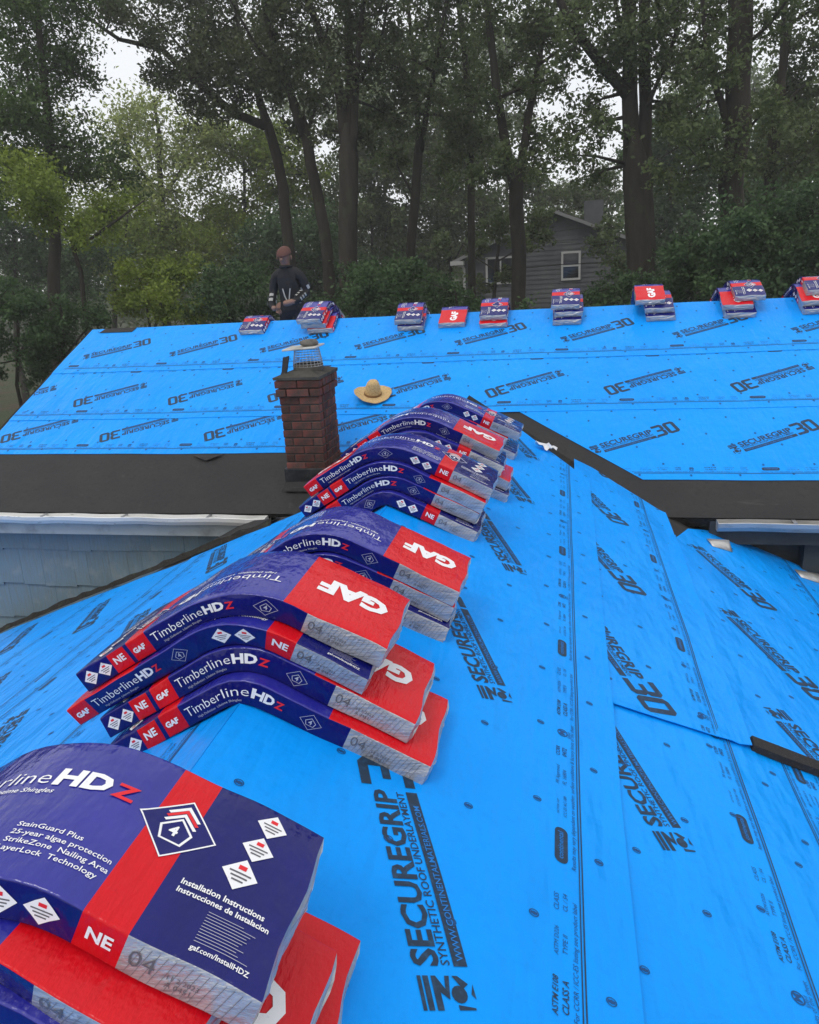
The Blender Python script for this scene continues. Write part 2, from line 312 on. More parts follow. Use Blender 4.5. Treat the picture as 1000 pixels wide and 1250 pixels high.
def sheet(name, poly, fn, h, m_, step=.09, label=None, curl=()):
    """a draped sheet cut to a convex polygon on a roof plane"""
    xs = [p[0] for p in poly]; ys = [p[1] for p in poly]
    nx = max(2, int((max(xs) - min(xs)) / step)); ny = max(2, int((max(ys) - min(ys)) / step))
    bm = bmesh.new(); g = [[bm.verts.new((min(xs) + (max(xs) - min(xs)) * i / nx, min(ys) + (max(ys) - min(ys)) * j / ny, 0)) for j in range(ny + 1)] for i in range(nx + 1)]
    for i in range(nx):
        for j in range(ny): bm.faces.new((g[i][j], g[i + 1][j], g[i + 1][j + 1], g[i][j + 1]))
    ar = sum(poly[i][0] * poly[(i + 1) % len(poly)][1] - poly[(i + 1) % len(poly)][0] * poly[i][1] for i in range(len(poly)))
    pl = poly if ar > 0 else poly[::-1]
    for i in range(len(pl)):
        a, b = pl[i], pl[(i + 1) % len(pl)]
        bmesh.ops.bisect_plane(bm, geom=bm.verts[:] + bm.edges[:] + bm.faces[:], plane_co=(a[0], a[1], 0), plane_no=(b[1] - a[1], -(b[0] - a[0]), 0), clear_outer=True)
    for (a, b, am) in curl:
        a, b = Vector((*a, 0)), Vector((*b, 0)); nn = Vector((b.y - a.y, a.x - b.x, 0)).normalized()
        for d in (.02, .045, .08): bmesh.ops.bisect_plane(bm, geom=bm.verts[:] + bm.edges[:] + bm.faces[:], plane_co=a - nn * d, plane_no=nn)
    up = []
    for v in bm.verts:
        hh = h
        for (a, b, am) in curl:
            a_, b_ = Vector((*a, 0)), Vector((*b, 0)); d_ = (b_ - a_); L_ = d_.length; d_.normalize(); t = (v.co - a_).dot(d_); dist = ((v.co - a_) - d_ * t).length
            if -.01 < t < L_ + .01 and dist < .08: hh += am * (1 - dist / .08) ** 2 * (.6 + .4 * math.sin(t * 5.1 + 1) * math.sin(t * 2.3))
        up.append(hh)
    for v, hh in zip(bm.verts, up): v.co = Vector(fn(v.co.x, v.co.y, hh))
    for e in bm.edges:
        if e.is_boundary: e.smooth = False
    ret = bmesh.ops.extrude_edge_only(bm, edges=[e for e in bm.edges if e.is_boundary])
    for v in [q for q in ret['geom'] if isinstance(q, bmesh.types.BMVert)]: v.co.z -= .003
    o = hchild(bm_obj(name, bm, m_, None, True))
    if label: o['label'] = label
    return o
def inside(poly, v, mg=0.):
    ar = sum(poly[i][0] * poly[(i + 1) % len(poly)][1] - poly[(i + 1) % len(poly)][0] * poly[i][1] for i in range(len(poly)))
    pl = poly if ar > 0 else poly[::-1]; ok = np.ones(len(v), bool)
    for i in range(len(pl)):
        a, b = np.array(pl[i]), np.array(pl[(i + 1) % len(pl)]); d = b - a; d = d / np.linalg.norm(d)
        ok &= ((v[:, 0] - a[0]) * (-d[1]) + (v[:, 1] - a[1]) * d[0]) > mg
    return ok
def prints(sh, poly, fn, h, items):
    """items: (canvas, origin, reading angle); clipped to the sheet by whole faces; each big logo its own part, the small print one part"""
    def build(nm, its):
        V, F, mi = [], [], []
        for cv, (ox, oy), ang in its:
            for li, (lay, dh) in enumerate((('ink', .0016), ('faint', .0016), ('rev', .0024))):
                v, f = cv.layer(lay)
                if not len(v): continue
                v = rot2(v, ang) + (ox, oy); ok = inside(poly, v, .002)
                if not ok.any(): continue
                mp = {}
                for q in f:
                    if not all(ok[i] for i in q): continue
                    for i in q:
                        if i not in mp: mp[i] = len(V); V.append(fn(v[i][0], v[i][1], h + dh))
                    F.append(tuple(mp[i] for i in q)); mi.append(li)
        return mesh(nm, V, F, [M['ink'], M['inkfaint'], M['inkblue']], sh, mi) if F else None
    for it in items:
        if it[0] is logo: build('printed_logo', [it])
    o = build('small_print', [it for it in items if it[0] is not logo])
    if o: o['kind'] = 'stuff'
T25 = math.radians(25)
def roll(name, poly, fn, h, base, e1, logos, strips, nails=None, label=None, curl=()):
    """base: angle of the reading direction in plane coordinates; logos: emblem corners; strips: (x, y, count, angle)"""
    sh = sheet(name, poly, fn, h, M['blue'], label=label, curl=curl)
    it = [(logo, p, base + T25) for p in logos]
    for (x, y, n, ang) in strips:
        for k in range(n): it.append((strip, (x + math.cos(ang) * 1.052 * k, y + math.sin(ang) * 1.052 * k), ang))
    if nails:
        xs = [p[0] for p in poly]; ys = [p[1] for p in poly]; st = nails; i = 0
        a = min(xs) + st * .4
        while a < max(xs):
            b = min(ys) + st * (.25 if i % 2 else .7)
            while b < max(ys): it.append((nail, (a + random.uniform(-.01, .01), b + random.uniform(-.02, .02)), base)); b += st * 1.25
            a += st * .62; i += 1
    prints(sh, poly, fn, h, it)
    return sh
PI = math.pi
# membranes first (lowest layer)
sheet('eave_membrane', [(-4.66, -1.80), (6.9, -1.80), (6.9, -.3), (-4.66, -.3)], mapM, .0, M['membrane'], .2, label='black self-adhering membrane along the main eave')
sheet('valley_membrane', [(0, 5.5), (1.62, 4.7), (2.05, 5.40), (1.80, 5.31), (0, YA - .02)], mapR, .004, M['membrane'], .1, label='black membrane in the right valley')
sheet('valley_membrane', [(0, 4.3), (0, YA - .02), (-1.79, 5.31), (-1.97, 5.48), (-5.2, 5.48), (-5.2, 4.9), (-2, 4.3)], mapL, .004, M['membrane'], .1, label='black membrane in the left valley')
# main roof
LM = -4.64
p = [(LM, -1.0), (.2, -1.02), (.2, -.36), (LM, -.36)]
roll('underlayment_sheet', p, mapM, .005, PI, 1, [(-4.5 + 1.07 * k + .62, -.40) for k in range(-1, 5)], [(LM - .1, -.93, 5, 0)], .29, 'blue sheet of the lowest course, left of the near ridge')
p = [(.40, -.40), (1.43, -1.385), (6.8, -1.40), (6.8, -.36), (.40, -.36)]
roll('underlayment_sheet', p, mapM, .006, 0, 1, [(1.085 + 1.047 * k, -1.075) for k in range(-1, 6)], [(.15, -1.31, 7, 0)], .29, 'blue sheet of the lowest course, right of the valley')
p = [(LM, -.455), (6.8, -.475), (6.8, .56), (LM, .56)]
roll('underlayment_sheet', p, mapM, .010, PI, 1, [(-3.40 + 1.052 * k, .19) for k in range(-2, 10)], [(LM - .4, -.37, 11, 0), (7.0, .455, 11, PI)], .29, 'blue sheet of the middle course')
p = [(LM, .415), (6.8, .395), (6.8, TR), (LM, TR)]
roll('underlayment_sheet', p, mapM, .015, 0, 1, [(-3.345 + 1.047 * k, .685) for k in range(-2, 10)], [(LM + .1, .50, 11, 0)], .29, 'blue sheet of the top course below the main ridge')
sheet('underlayment_sheet', [(LM, 0), (6.8, 0), (6.8, 3.1), (LM, 3.1)], mapB, .012, M['blue'], .2, label='blue sheet on the far slope')
sheet('ridge_patch', [(-4.50, TR - .10), (-4.08, TR - .10), (-4.06, TR - .005), (-4.46, TR - .005)], mapM, .022, M['granule'], .05, label='small dark patch at the left end of the ridge')
# near wing, right slope
A_R = PI / 2
p = [(1.6, -1.4), (5.3, -1.4), (5.3, 2.7), (1.6, 2.7)]
roll('underlayment_sheet', p, mapR, .002, A_R, 1, [(2.35, -.5 + 1.05 * k) for k in range(3)], [(1.92, -1.2, 4, A_R), (1.78, 2.6, 4, -A_R)], .29, 'blue sheet at the lower right corner')
p = [(1.0, -1.4), (1.71, -1.4), (1.695, 2.2), (1.655, 2.7), (1.0, 2.7)]
roll('underlayment_sheet', p, mapR, .006, A_R, 1, [(1.305, 1.80)], [(1.555, -1.25, 4, A_R)], .29, 'blue sheet beside the top course, nearest the camera')
p = [(1.5, 2.53), (5.3, 2.75), (5.3, 5.44), (2.12, 5.44), (1.85, 5.2), (1.5, 4.35)]
roll('underlayment_sheet', p, mapR, .010, -A_R, 1, [(1.80, 4.83 - .97 * k) for k in range(3)] + [(2.85, 5.2 - 1.05 * k) for k in range(3)], [(2.62, 2.2, 4, A_R), (3.8, 2.2, 4, A_R)], .29, 'blue sheet below the valley on the right')
p = [(.98, 2.375), (1.647, 2.512), (1.69, 4.82), (1.696, 5.607), (1.0, 5.86)]
roll('underlayment_sheet', p, mapR, .015, -A_R, 1, [(.925, 3.13 + 1.07 * k) for k in range(4)], [(1.52, 2.0, 4, A_R)], .29, 'blue sheet beside the top course, far half with folded lap', [((1.647, 2.512), (1.69, 4.82), .020), ((1.69, 4.82), (1.696, 5.607), .016), ((.98, 2.375), (1.647, 2.512), .003)])
p = [(-.01, -1.4), (1.065, -1.4), (1.09, 2.4), (1.115, 5.80), (.55, 6.05), (.3, 6.35), (-.01, 6.5)]
roll('underlayment_sheet', p, mapR, .020, A_R, 1, [(.72, 1.045 + 1.075 * k) for k in range(-1, 6)], [(.95, -.62, 7, A_R)], .29, 'blue top-course sheet right of the near ridge', [((1.065, -1.4), (1.09, 2.4), .006), ((1.09, 2.4), (1.115, 5.80), .008)])
# near wing, left slope
p = [(-5.3, -1.4), (-1.85, -1.4), (-1.85, 4.62), (-2.27, 4.70), (-3.47, 4.95), (-4.41, 5.12), (-5.3, 5.25)]
roll('underlayment_sheet', p, mapL, .007, -A_R, 1, [(-2.7, 4.4 - 1.05 * k) for k in range(5)] + [(-3.7, 4.7 - 1.05 * k) for k in range(5)], [(-2.95, 5.2, 6, -A_R), (-3.95, 5.3, 6, -A_R), (-2.05, 5.2, 6, -A_R)], .29, 'blue sheet low on the left slope')
p = [(-1.98, -1.4), (-.92, -1.4), (-.92, 4.62), (-1.98, 4.66)]
roll('underlayment_sheet', p, mapL, .012, -A_R, 1, [(-1.72, 4.55 - 1.05 * k) for k in range(6)], [(-1.84, 5.0, 6, -A_R)], .29, 'blue sheet in the middle of the left slope')
p = [(-1.06, -1.4), (.01, -1.4), (.01, 6.4), (-.5, 5.3), (-1.06, 4.62)]
roll('underlayment_sheet', p, mapL, .020, -A_R, 1, [(-.72, 4.6 - 1.05 * k) for k in range(6)], [(-.94, 5.6, 7, -A_R), (-.13, -1.0, 7, A_R)], .29, 'blue top-course sheet left of the near ridge')
# granulated strip lying across the right slope
bm = bmesh.new()
N = 14
for i in range(N + 1):
    t = i / N; a = 1.655 + 1.6 * t; b = 2.545 + .10 * t; hh = .030 + .003 * math.sin(9 * t)
    for (db, h) in ((-.035, .006), (-.035, hh), (.02, hh + .006), (.03, .012)): bm.verts.new(mapR(a, b + db + random.uniform(-.002, .002), h))
bm.verts.ensure_lookup_table()
for i in range(N):
    for k in range(3): bm.faces.new([bm.verts[i * 4 + k], bm.verts[i * 4 + k + 1], bm.verts[(i + 1) * 4 + k + 1], bm.verts[(i + 1) * 4 + k]])
bm.faces.new([bm.verts[k] for k in range(4)])
gs = hchild(bm_obj('shingle_strip', bm, M['granule'])); gs['label'] = 'dark granulated strip showing between two blue sheets at the right'

# drip edge along the left rake of the main roof, walls below
hchild(slab('rake_edge', [(-4.675, -1.80), (-4.645, -1.80), (-4.645, TR + .01), (-4.675, TR + .01)], mapM, -.10, .004, M['darkwood']))
hchild(slab('rake_edge', [(-4.72, 0), (-4.645, 0), (-4.645, 3.19), (-4.72, 3.19)], mapB, -.10, .004, M['darkwood']))
box('wall', -4.45, 6.6, YW + .02, 2 * YM - YW, GZ, ZE - .02, M['fascia'], None); hchild(bpy.data.objects['wall'])
V = [(-4.5, YW + .03, ZE - .03), (-4.5, 2 * YM - YW - .03, ZE - .03), (-4.5, YM, ZM - .12), (-4.45, YW + .03, ZE - .03), (-4.45, 2 * YM - YW - .03, ZE - .03), (-4.45, YM, ZM - .12)]
hchild(mesh('gable_wall', V, [(0, 2, 1), (3, 4, 5), (0, 1, 4, 3), (1, 2, 5, 4), (2, 0, 3, 5)], M['fascia']))
hchild(box('wing_wall', -4.5, 4.5, -2.2, YW - .02, GZ, -2.2, M['fascia']))
# fascia boards and gutters
hchild(box('fascia', -4.64, -1.72, YE + .012, YE + .034, ZE - .20, ZE - .03, M['fascia']))
hchild(box('fascia', 1.86, 6.8, YE + .012, YE + .034, ZE - .20, ZE - .03, M['darktrim']))
hchild(box('soffit', -4.64, -1.72, YE + .034, YW, ZE - .20, ZE - .18, M['fascia'])); hchild(box('soffit', 1.95, 6.8, YE + .034, YW, ZE - .20, ZE - .18, M['darktrim'])); hchild(box('siding_panel', 1.6, 6.6, YW - .01, YW + .018, -2.6, ZE - .2, M['darktrim']))
def gutter(x0, x1, m_, label):
    prof = [(0.0, -.012), (0.0, -.085), (-.055, -.085), (-.078, -.05), (-.085, -.017), (-.078, -.014), (-.074, -.02), (-.075, -.03), (-.067, -.052), (-.05, -.079), (-.006, -.079), (-.006, -.012)]
    V, F = [], []; n = len(prof); K = 24
    for k in range(K + 1):
        x = x0 + (x1 - x0) * k / K; dz = .004 * math.sin(k * 1.3) ; dy = .003 * math.sin(k * 2.1)
        V += [(x, YE + .010 + a + dy * (a < -.05), ZE + b + dz) for a, b in prof]
    for k in range(K):
        for i in range(n): j = (i + 1) % n; F.append((k * n + i, k * n + j, (k + 1) * n + j, (k + 1) * n + i))
    F += [tuple(range(n)), tuple(range(K * n + n - 1, K * n - 1, -1))]
    o = hchild(mesh('gutter', V, F, m_)); o['label'] = label
    for s, x in ((1, x0), (-1, x1)):
        mesh('end_cap', [(x + s * .002, YE + .010 + a, ZE + b) for a, b in ((0, -.012), (0, -.085), (-.055, -.085), (-.078, -.05), (-.085, -.017))] + [(x + s * .006, YE + .010 + a, ZE + b) for a, b in ((0, -.012), (0, -.085), (-.055, -.085), (-.078, -.05), (-.085, -.017))], [(0, 1, 2, 3, 4), (9, 8, 7, 6, 5)] + [(i, (i + 1) % 5, 5 + (i + 1) % 5, 5 + i) for i in range(5)], m_, o)
    x = x0 + .5
    while x < x1: box('hanger', x - .012, x + .012, YE - .07, YE + .008, ZE - .016, ZE - .009, M['galv'], o); x += .75
    return o
gutter(-4.70, -1.46, M['gutter'], 'white painted gutter along the left eave')
gutter(1.90, 6.8, M['alu'], 'scuffed bare metal gutter along the right eave')
hchild(box('corner_post', 2.52, 2.66, YE + .08, YW - .012, -2.3, ZE - .202, M['darktrim']))
# shingle siding on the main wall, left of the near wing
sw = hchild(box('siding_wall', -4.44, -1.2, YW - .012, YW + .019, -2.6, ZE - .2, M['fascia'])); sw['label'] = 'blue-grey wooden shingle siding under the left eave'
rows = [(ZE - .2, -1.138), (-1.10, -1.483), (-1.45, -1.823), (-1.79, -2.17), (-2.14, -2.5)]
shared = {}
for zi, (zt, zb) in enumerate(rows):
    x = -4.44 + random.uniform(-.1, 0)
    while x < -1.22:
        wd = random.choice((.14, .18, .22, .27, .32)); x1 = min(x + wd, -1.2)
        if x1 - x > .05:
            dz = random.choice((0, 0, .012, -.01, .006)); bm = bmesh.new()
            vv = [bm.verts.new(q) for q in ((x + .0008, YW - .014, zt), (x1 - .0008, YW - .014, zt), (x1 - .0008, YW - .034, zb + dz), (x + .0008, YW - .034, zb + dz), (x1 - .0008, YW - .016, zb + dz), (x + .0008, YW - .016, zb + dz))]
            for q in ((0, 1, 2, 3), (3, 2, 4, 5), (1, 4, 2), (0, 3, 5)): bm.faces.new([vv[i] for i in q])
            bm_obj('siding_shingle', bm, M['siding'], sw)
        x = x1
# rough dark edge where the left slope meets the wall
V, F = [], []; K = 40
for i in range(K + 1):
    t = i / K; a = -1.25 - 3.9 * t; b = 4.63 + .68 * t ** 1.1; j = random.uniform(-.02, .02)
    for (db, h) in ((-.02 + j, .012), (.03, .035 + random.uniform(0, .02)), (.10, .02), (.16, .006)): V.append(mapL(a, b + db, h))
for i in range(K):
    for k in range(3): F.append((i * 4 + k, (i + 1) * 4 + k, (i + 1) * 4 + k + 1, i * 4 + k + 1))
o = hchild(mesh('wall_flashing', V, F, M['darkwood'])); o['label'] = 'dirty black flashing along the foot of the siding'
# bent pieces of old flashing at the right eave
for (a, b, l, wd, an, up) in ((1.99, 4.99, .16, .10, .3, .025), (2.66, 5.12, .30, .10, .3, .03)):
    V = []; K = 8
    for i in range(K + 1):
        t = i / K
        for s_, hh in ((0, .014), (.5, .02 + up * math.sin(t * 2.6)), (1, .022 + up * 1.4 * t)):
            V.append(mapR(a + l * t * math.cos(an) - wd * s_ * math.sin(an), b + l * t * math.sin(an) + wd * s_ * math.cos(an), hh))
    o = hchild(mesh('step_flashing', V, [(i * 3 + k, (i + 1) * 3 + k, (i + 1) * 3 + k + 1, i * 3 + k + 1) for i in range(K) for k in range(2)], M['alu'], None, None, True)); md = o.modifiers.new('s', 'SOLIDIFY'); md.thickness = .003
# loose flap of torn membrane and scuffs on the eave membrane
V = [mapM(x, t, h) for (x, t, h) in ((-2.40, -1.05, .010), (-2.10, -1.04, .012), (-2.16, -1.09, .022), (-2.24, -1.13, .014), (-2.33, -1.09, .018))]
o = hchild(mesh('membrane_flap', V, [(0, 1, 2), (0, 2, 4), (4, 2, 3)], M['membrane'])); md = o.modifiers.new('s', 'SOLIDIFY'); md.thickness = .004
# chimney
CX0, CX1, CY0, CY1, CZ1 = -1.36, -1.03, 5.55, 6.0, .30
ch = empty('chimney'); hchild(ch); ch['label'] = 'weathered red brick chimney at the left valley'
core = box('mortar_core', CX0 + .008, CX1 - .008, CY0 + .008, CY1 - .008, -.9, CZ1, M['mortar'], ch)
bl, bh, bd, g = .155, .056, .075, .010
def brick_mesh(l):
    bm = bmesh.new(); bx(bm, -l / 2, l / 2, -bd / 2, bd / 2, -bh / 2, bh / 2, .004)
    me = bpy.data.meshes.new('brick'); bm.to_mesh(me); bm.free(); me.materials.append(M['brick']); return me
_bm = {}
def brick(cx, cy, cz, l, rz):
    k = round(l, 3)
    if k not in _bm: _bm[k] = brick_mesh(k)
    o = link('brick', _bm[k], ch); o.location = (cx, cy, cz); o.rotation_euler = (random.uniform(-.01, .01), random.uniform(-.01, .01), rz + random.uniform(-.012, .012))
def course(z, x0, x1, y0, y1, odd):
    for (a0, a1, fixed, rz) in ((x0, x1, y0, 0), (x0, x1, y1, PI), (y0 + bd * .0, y1, x1, PI / 2), (y0, y1, x0, -PI / 2)):
        L = a1 - a0; n = 2 if L < .4 else 3
        cuts = [a0] + [a0 + L * ((k + (.0 if odd else -.5)) / n) for k in range(1, n + (0 if odd else 1))] + [a1]
        ins = bd if abs(rz) == PI / 2 else 0
        for k in range(len(cuts) - 1):
            s0, s1 = max(cuts[k], a0 + ins + (g if ins else 0)), min(cuts[k + 1], a1 - ins - (g if ins else 0))
            l = s1 - s0 - g
            if l < .03: continue
            c_ = (s0 + s1) / 2; l = round(l, 2)
            if abs(rz) == PI / 2: brick(fixed + (-bd / 2 if rz > 0 else bd / 2), c_, z, l, rz)
            else: brick(c_, fixed + (bd / 2 if rz == 0 else -bd / 2), z, l, rz)
z = -.60; i = 0
while z < CZ1 - .17: course(z, CX0, CX1, CY0, CY1, i % 2); z += bh + g; i += 1
for k, ex in enumerate((.022, .022)): course(z, CX0 - ex, CX1 + ex, CY0 - ex, CY1 + ex, i % 2); z += bh + g; i += 1
zt = z - bh / 2 - .004
bm = bmesh.new()
for s_, zz in ((.026, 0), (.026, .022), (-.075, .055), (-.085, .055)):
    for (x, y) in ((CX0 - s_, CY0 - s_), (CX1 + s_, CY0 - s_), (CX1 + s_, CY1 + s_), (CX0 - s_, CY1 + s_)): bm.verts.new((x + random.uniform(-.004, .004), y, zt + zz + random.uniform(-.004, .004)))
bm.verts.ensure_lookup_table()
for r_ in range(3):
    for k in range(4): bm.faces.new([bm.verts[r_ * 4 + k], bm.verts[r_ * 4 + (k + 1) % 4], bm.verts[r_ * 4 + 4 + (k + 1) % 4], bm.verts[r_ * 4 + 4 + k]])
bm.faces.new([bm.verts[12 + k] for k in range(4)]); bm.faces.new([bm.verts[3 - k] for k in range(4)])
bm_obj('crown', bm, M['cement'], ch)
fx, fy = (CX0 + CX1) / 2 + .03, 5.76
def lathe(name, prof, m_, parent, n=24, loc=(0, 0, 0), sx=1., sy=1., smooth=True):
    V, F = [], []
    for k in range(n):
        a = 2 * PI * k / n
        for r_, z_ in prof: V.append((loc[0] + r_ * math.cos(a) * sx, loc[1] + r_ * math.sin(a) * sy, loc[2] + z_))
    m2_ = len(prof)
    for k in range(n):
        for i_ in range(m2_ - 1): F.append((k * m2_ + i_, ((k + 1) % n) * m2_ + i_, ((k + 1) % n) * m2_ + i_ + 1, k * m2_ + i_ + 1))
    return mesh(name, V, F, m_, parent, None, smooth)
zf = zt + .05
lathe('flue_liner', [(.12, -.02), (.12, .045), (.105, .05), (.105, .0), (.0, .0)], M['cement'], ch, 20, (fx, fy, zf))
# wire screen: narrowing upwards is wider at the base
parts = []
z0, z1, r0, r1 = zf + .03, zf + .165, .120, .098
for k in range(24):
    a = 2 * PI * k / 24; parts.append(tube([(fx + r0 * math.cos(a), fy + r0 * math.sin(a), z0), (fx + r1 * math.cos(a), fy + r1 * math.sin(a), z1)], [.0019] * 2, 4))
for j in range(8):
    t = j / 7; r_ = r0 + (r1 - r0) * t; P_ = [(fx + r_ * math.cos(2 * PI * k / 20), fy + r_ * math.sin(2 * PI * k / 20), z0 + (z1 - z0) * t) for k in range(21)]; parts.append(tube(P_, [.0019] * 21, 4))
v, f = merge(parts); mesh('wire_screen', v, f, M['galv'], ch)
bm = bmesh.new(); bx(bm, fx - .165, fx + .115, fy - .12, fy + .12, 0, .014, .003)
for v in bm.verts: v.co.z += z1 + .004 + .05 * (v.co.x - fx) + .02 * (v.co.y - fy)
lid = bm_obj('cap_lid', bm, mat('cap_lid_metal', (.55, .54, .5), .4, .5, .3, var=[(9, (.3, .28, .25), .5, .75)]), ch); lid['label'] = 'pale metal lid of the chimney cap, tilted'
bm = bmesh.new(); bmesh.ops.create_icosphere(bm, subdivisions=2, radius=1)
for v in bm.verts:
    q = noise.noise(v.co * 1.5) * .2 + 1; v.co = Vector((fx + .03 + v.co.x * .082 * q, fy + v.co.y * .065 * q, z1 + .042 + max(v.co.z, -.75) * .032 * q))
bm_obj('weight_stone', bm, M['stone'], ch, True)
bm = bmesh.new()
for q in ((-.165, -.10, .10), (-.115, -.10, .115), (-.13, -.13, .0), (-.18, -.12, -.02), (-.155, -.14, -.075), (-.20, -.13, -.07)): bm.verts.new((fx + q[0] + .01, fy + q[1] - .02, zf + .02 + q[2] * .9))
bm.verts.ensure_lookup_table()
for q in ((0, 1, 2, 3), (3, 2, 4, 5)): bm.faces.new([bm.verts[k] for k in q])
o = bm_obj('torn_flap', bm, M['lead'], ch); md = o.modifiers.new('s', 'SOLIDIFY'); md.thickness = .012
# flashing at the foot of the chimney
box('base_flashing', CX0 - .018, CX1 + .018, CY0 - .02, CY1 + .014, -.80, -.42, M['lead'], ch, .004)
bm = bmesh.new()
for (x, y, zz) in ((CX0 - .05, CY0 - .05, 0), (CX1 + .03, CY0 - .05, 0), (CX1 + .015, CY0 - .016, .10), (CX0 - .014, CY0 - .016, .085)): bm.verts.new((x, y, -.60 + zz * .9))
bm.faces.new(bm.verts[:]); o = bm_obj('flashing_apron', bm, M['membrane'], ch); md = o.modifiers.new('s', 'SOLIDIFY'); md.thickness = .006
bm = bmesh.new(); bmesh.ops.create_icosphere(bm, subdivisions=2, radius=1)
for v in bm.verts: q = 1 + .25 * noise.noise(v.co * 2); v.co = Vector((CX1 + .02 + v.co.x * .035 * q, CY0 + .12 + v.co.y * .10 * q, -.50 + v.co.z * .07 * q))
bm_obj('mortar_patch', bm, M['mortar'], ch, True)

# ------------------------------------------------------------------ shingle bundles
BW, BT, BL = .320, .069, 1.0
BK = .975                     # size of the packet against the artwork's metre
THR = math.atan(MS) + .035; THL = THR + .095; R0 = .09
U_CUT = [0., .30, .70, .78, 1.]
# side facing -v (own frame), read from u=0: logo block, name, diamond, two badges, NE block, clear film
SIDE_B = [(0, .085, 'wred'), (.085, .715, 'navy'), (.715, .79, 'wred'), (.79, 1, 'foil')]
# side facing +v, read from u=1 down to 0: badges, NE, block, name, diamond, clear film
SIDE_A = [(.0, .235, 'foil'), (.235, .715, 'navy'), (.715, .79, 'wred'), (.79, .805, 'navy'), (.805, .875, 'wred'), (.875, 1, 'navy')]
TOPC = [(0, .30, 'wred'), (.30, .715, 'navy_sheen'), (.715, .79, 'wred'), (.79, 1, 'navy')]
BMATS = ['navy', 'navy_sheen', 'wred', 'foil']
def pick(tab, u):
    for a, b, m_ in tab:
        if a <= u <= b: return BMATS.index(m_)
    return 0
cuts = sorted({round(x, 3) for t in (SIDE_B, SIDE_A, TOPC) for a, b, _ in t for x in (a, b)} | {round(.025 * k, 3) for k in range(41)})
cuts = [c_ for i, c_ in enumerate(cuts)]
# artwork: top in (u, v) with v measured up from the near edge; sides in (u, h)
top = Canvas()
top.el('brand_lettering').text('white', 'GAF', .045, .118, length=.21, off=.055)
top.el('name_lettering').text('white', 'Timberline', .335, .207, length=.215, off=-.008); top.text('white', 'HD', .557, .207, length=.083, off=.045); top.text('pred', 'Z', .645, .207, length=.034, off=.03)
top.text('white', 'High Definition  Lifetime Shingles', .36, .184, length=.21, off=.004, shear=.2)
top.el('small_lettering')
for k, s_ in enumerate(('StainGuard Plus', '25-year algae protection', 'StrikeZone  Nailing Area', 'LayerLock  Technology')): top.text('white', s_, .565, .100 - .017 * k, size=.0145, off=.006)
D = [(.692, .205), (.763, .272), (.834, .205), (.763, .138)]

top.el('logo_diamond'); top.add('navyp', poly2(D)); top.add('white', frame2(D, .945))
top.add('white', frame2([(.733, .20), (.763, .228), (.793, .20), (.783, .172), (.743, .172)], .84)); top.text('white', '4', .752, .187, size=.030, off=.03)
for k in range(3): top.add('pred' if k == 1 else 'white', poly2([(.733, .214 + .009 * k), (.763, .240 + .009 * k), (.793, .214 + .009 * k), (.788, .211 + .009 * k), (.763, .232 + .009 * k), (.738, .211 + .009 * k)]))
def badge(cv, u, v, r, kind=0):
    cv.el('badge')
    cv.add('white', poly2([(u - r, v), (u, v + r), (u + r, v), (u, v - r)])); cv.add('pred', rect2(u - r * .22, u + r * .22, v + r * .28, v + r * .55))
    for q in range(3): cv.add('grey', rect2(u - r * (.6 - .14 * q), u + r * (.6 - .14 * q), v - r * (-.06 + .24 * q) - r * .05, v - r * (-.06 + .24 * q) + r * .05))
badge(top, .905, .292, .029); badge(top, .900, .232, .029); badge(top, .892, .170, .032)
top.el('small_lettering').text('white', 'Installation Instructions', .815, .112, length=.145, off=.02); top.text('white', 'Instrucciones de Instalacion', .815, .096, length=.16, off=.02); top.text('white', 'gaf.com/InstallHDZ', .875, .018, length=.095, off=.015)
for k in range(11): top.add('faintw', rect2(.876, .876 + random.uniform(.055, .09), .084 - .0052 * k, .0849 - .0052 * k))
def wordmark(cv, u0):
    cv.el('name_lettering').text('white', 'Timberline', u0, .030, length=.185, off=-.008); cv.text('white', 'HD', u0 + .19, .030, length=.06, off=.045); cv.text('pred', 'Z', u0 + .253, .030, length=.025, off=.03)
    cv.text('faintw', 'High Definition  Lifetime Shingles', u0 + .03, .013, length=.14, off=.0)
def diam(cv, u):
    q = [(u - .033, .039), (u, .067), (u + .033, .039), (u, .011)]; cv.el('logo_diamond').add('faintw', frame2(q, .94)); cv.text('faintw', '4', u - .006, .031, size=.022, off=.01); cv.add('faintw', frame2([(u - .016, .040), (u, .054), (u + .016, .040), (u + .011, .026), (u - .011, .026)], .86))
def stamp(cv, u0, n):
    cv.el('stamped_code').text('grey', '04', u0 + .012, .026, length=.042, off=-.01); cv.text('grey', '11 2 2023', u0 + .075, .032, length=.05); cv.text('grey', 'A 0451', u0 + .075, .017, length=.04)
    for k in range(n): a = u0 + .012 + .013 * k; cv.add('grey', poly2([(a, .008), (a + .0008, .008), (a + .016, .07), (a + .0152, .07)]))
sideB = Canvas()
sideB.el('brand_lettering').text('white', 'GAF', .016, .027, length=.054, off=.05)
wordmark(sideB, .10); diam(sideB, .46); badge(sideB, .60, .039, .027); badge(sideB, .662, .039, .027)
sideB.el('region_code').text('white', 'NE', .731, .032, length=.043, off=.03); stamp(sideB, .79, 14)
sideA = Canvas()      # own u runs 0..1 from the viewer's left here
badge(sideA, .040, .039, .027); badge(sideA, .097, .039, .027); sideA.el('region_code').text('white', 'NE', .139, .032, length=.043, off=.03); sideA.el('brand_lettering').text('white', 'GAF', .219, .031, length=.047, off=.05)
wordmark(sideA, .30); diam(sideA, .66); stamp(sideA, .765, 15)
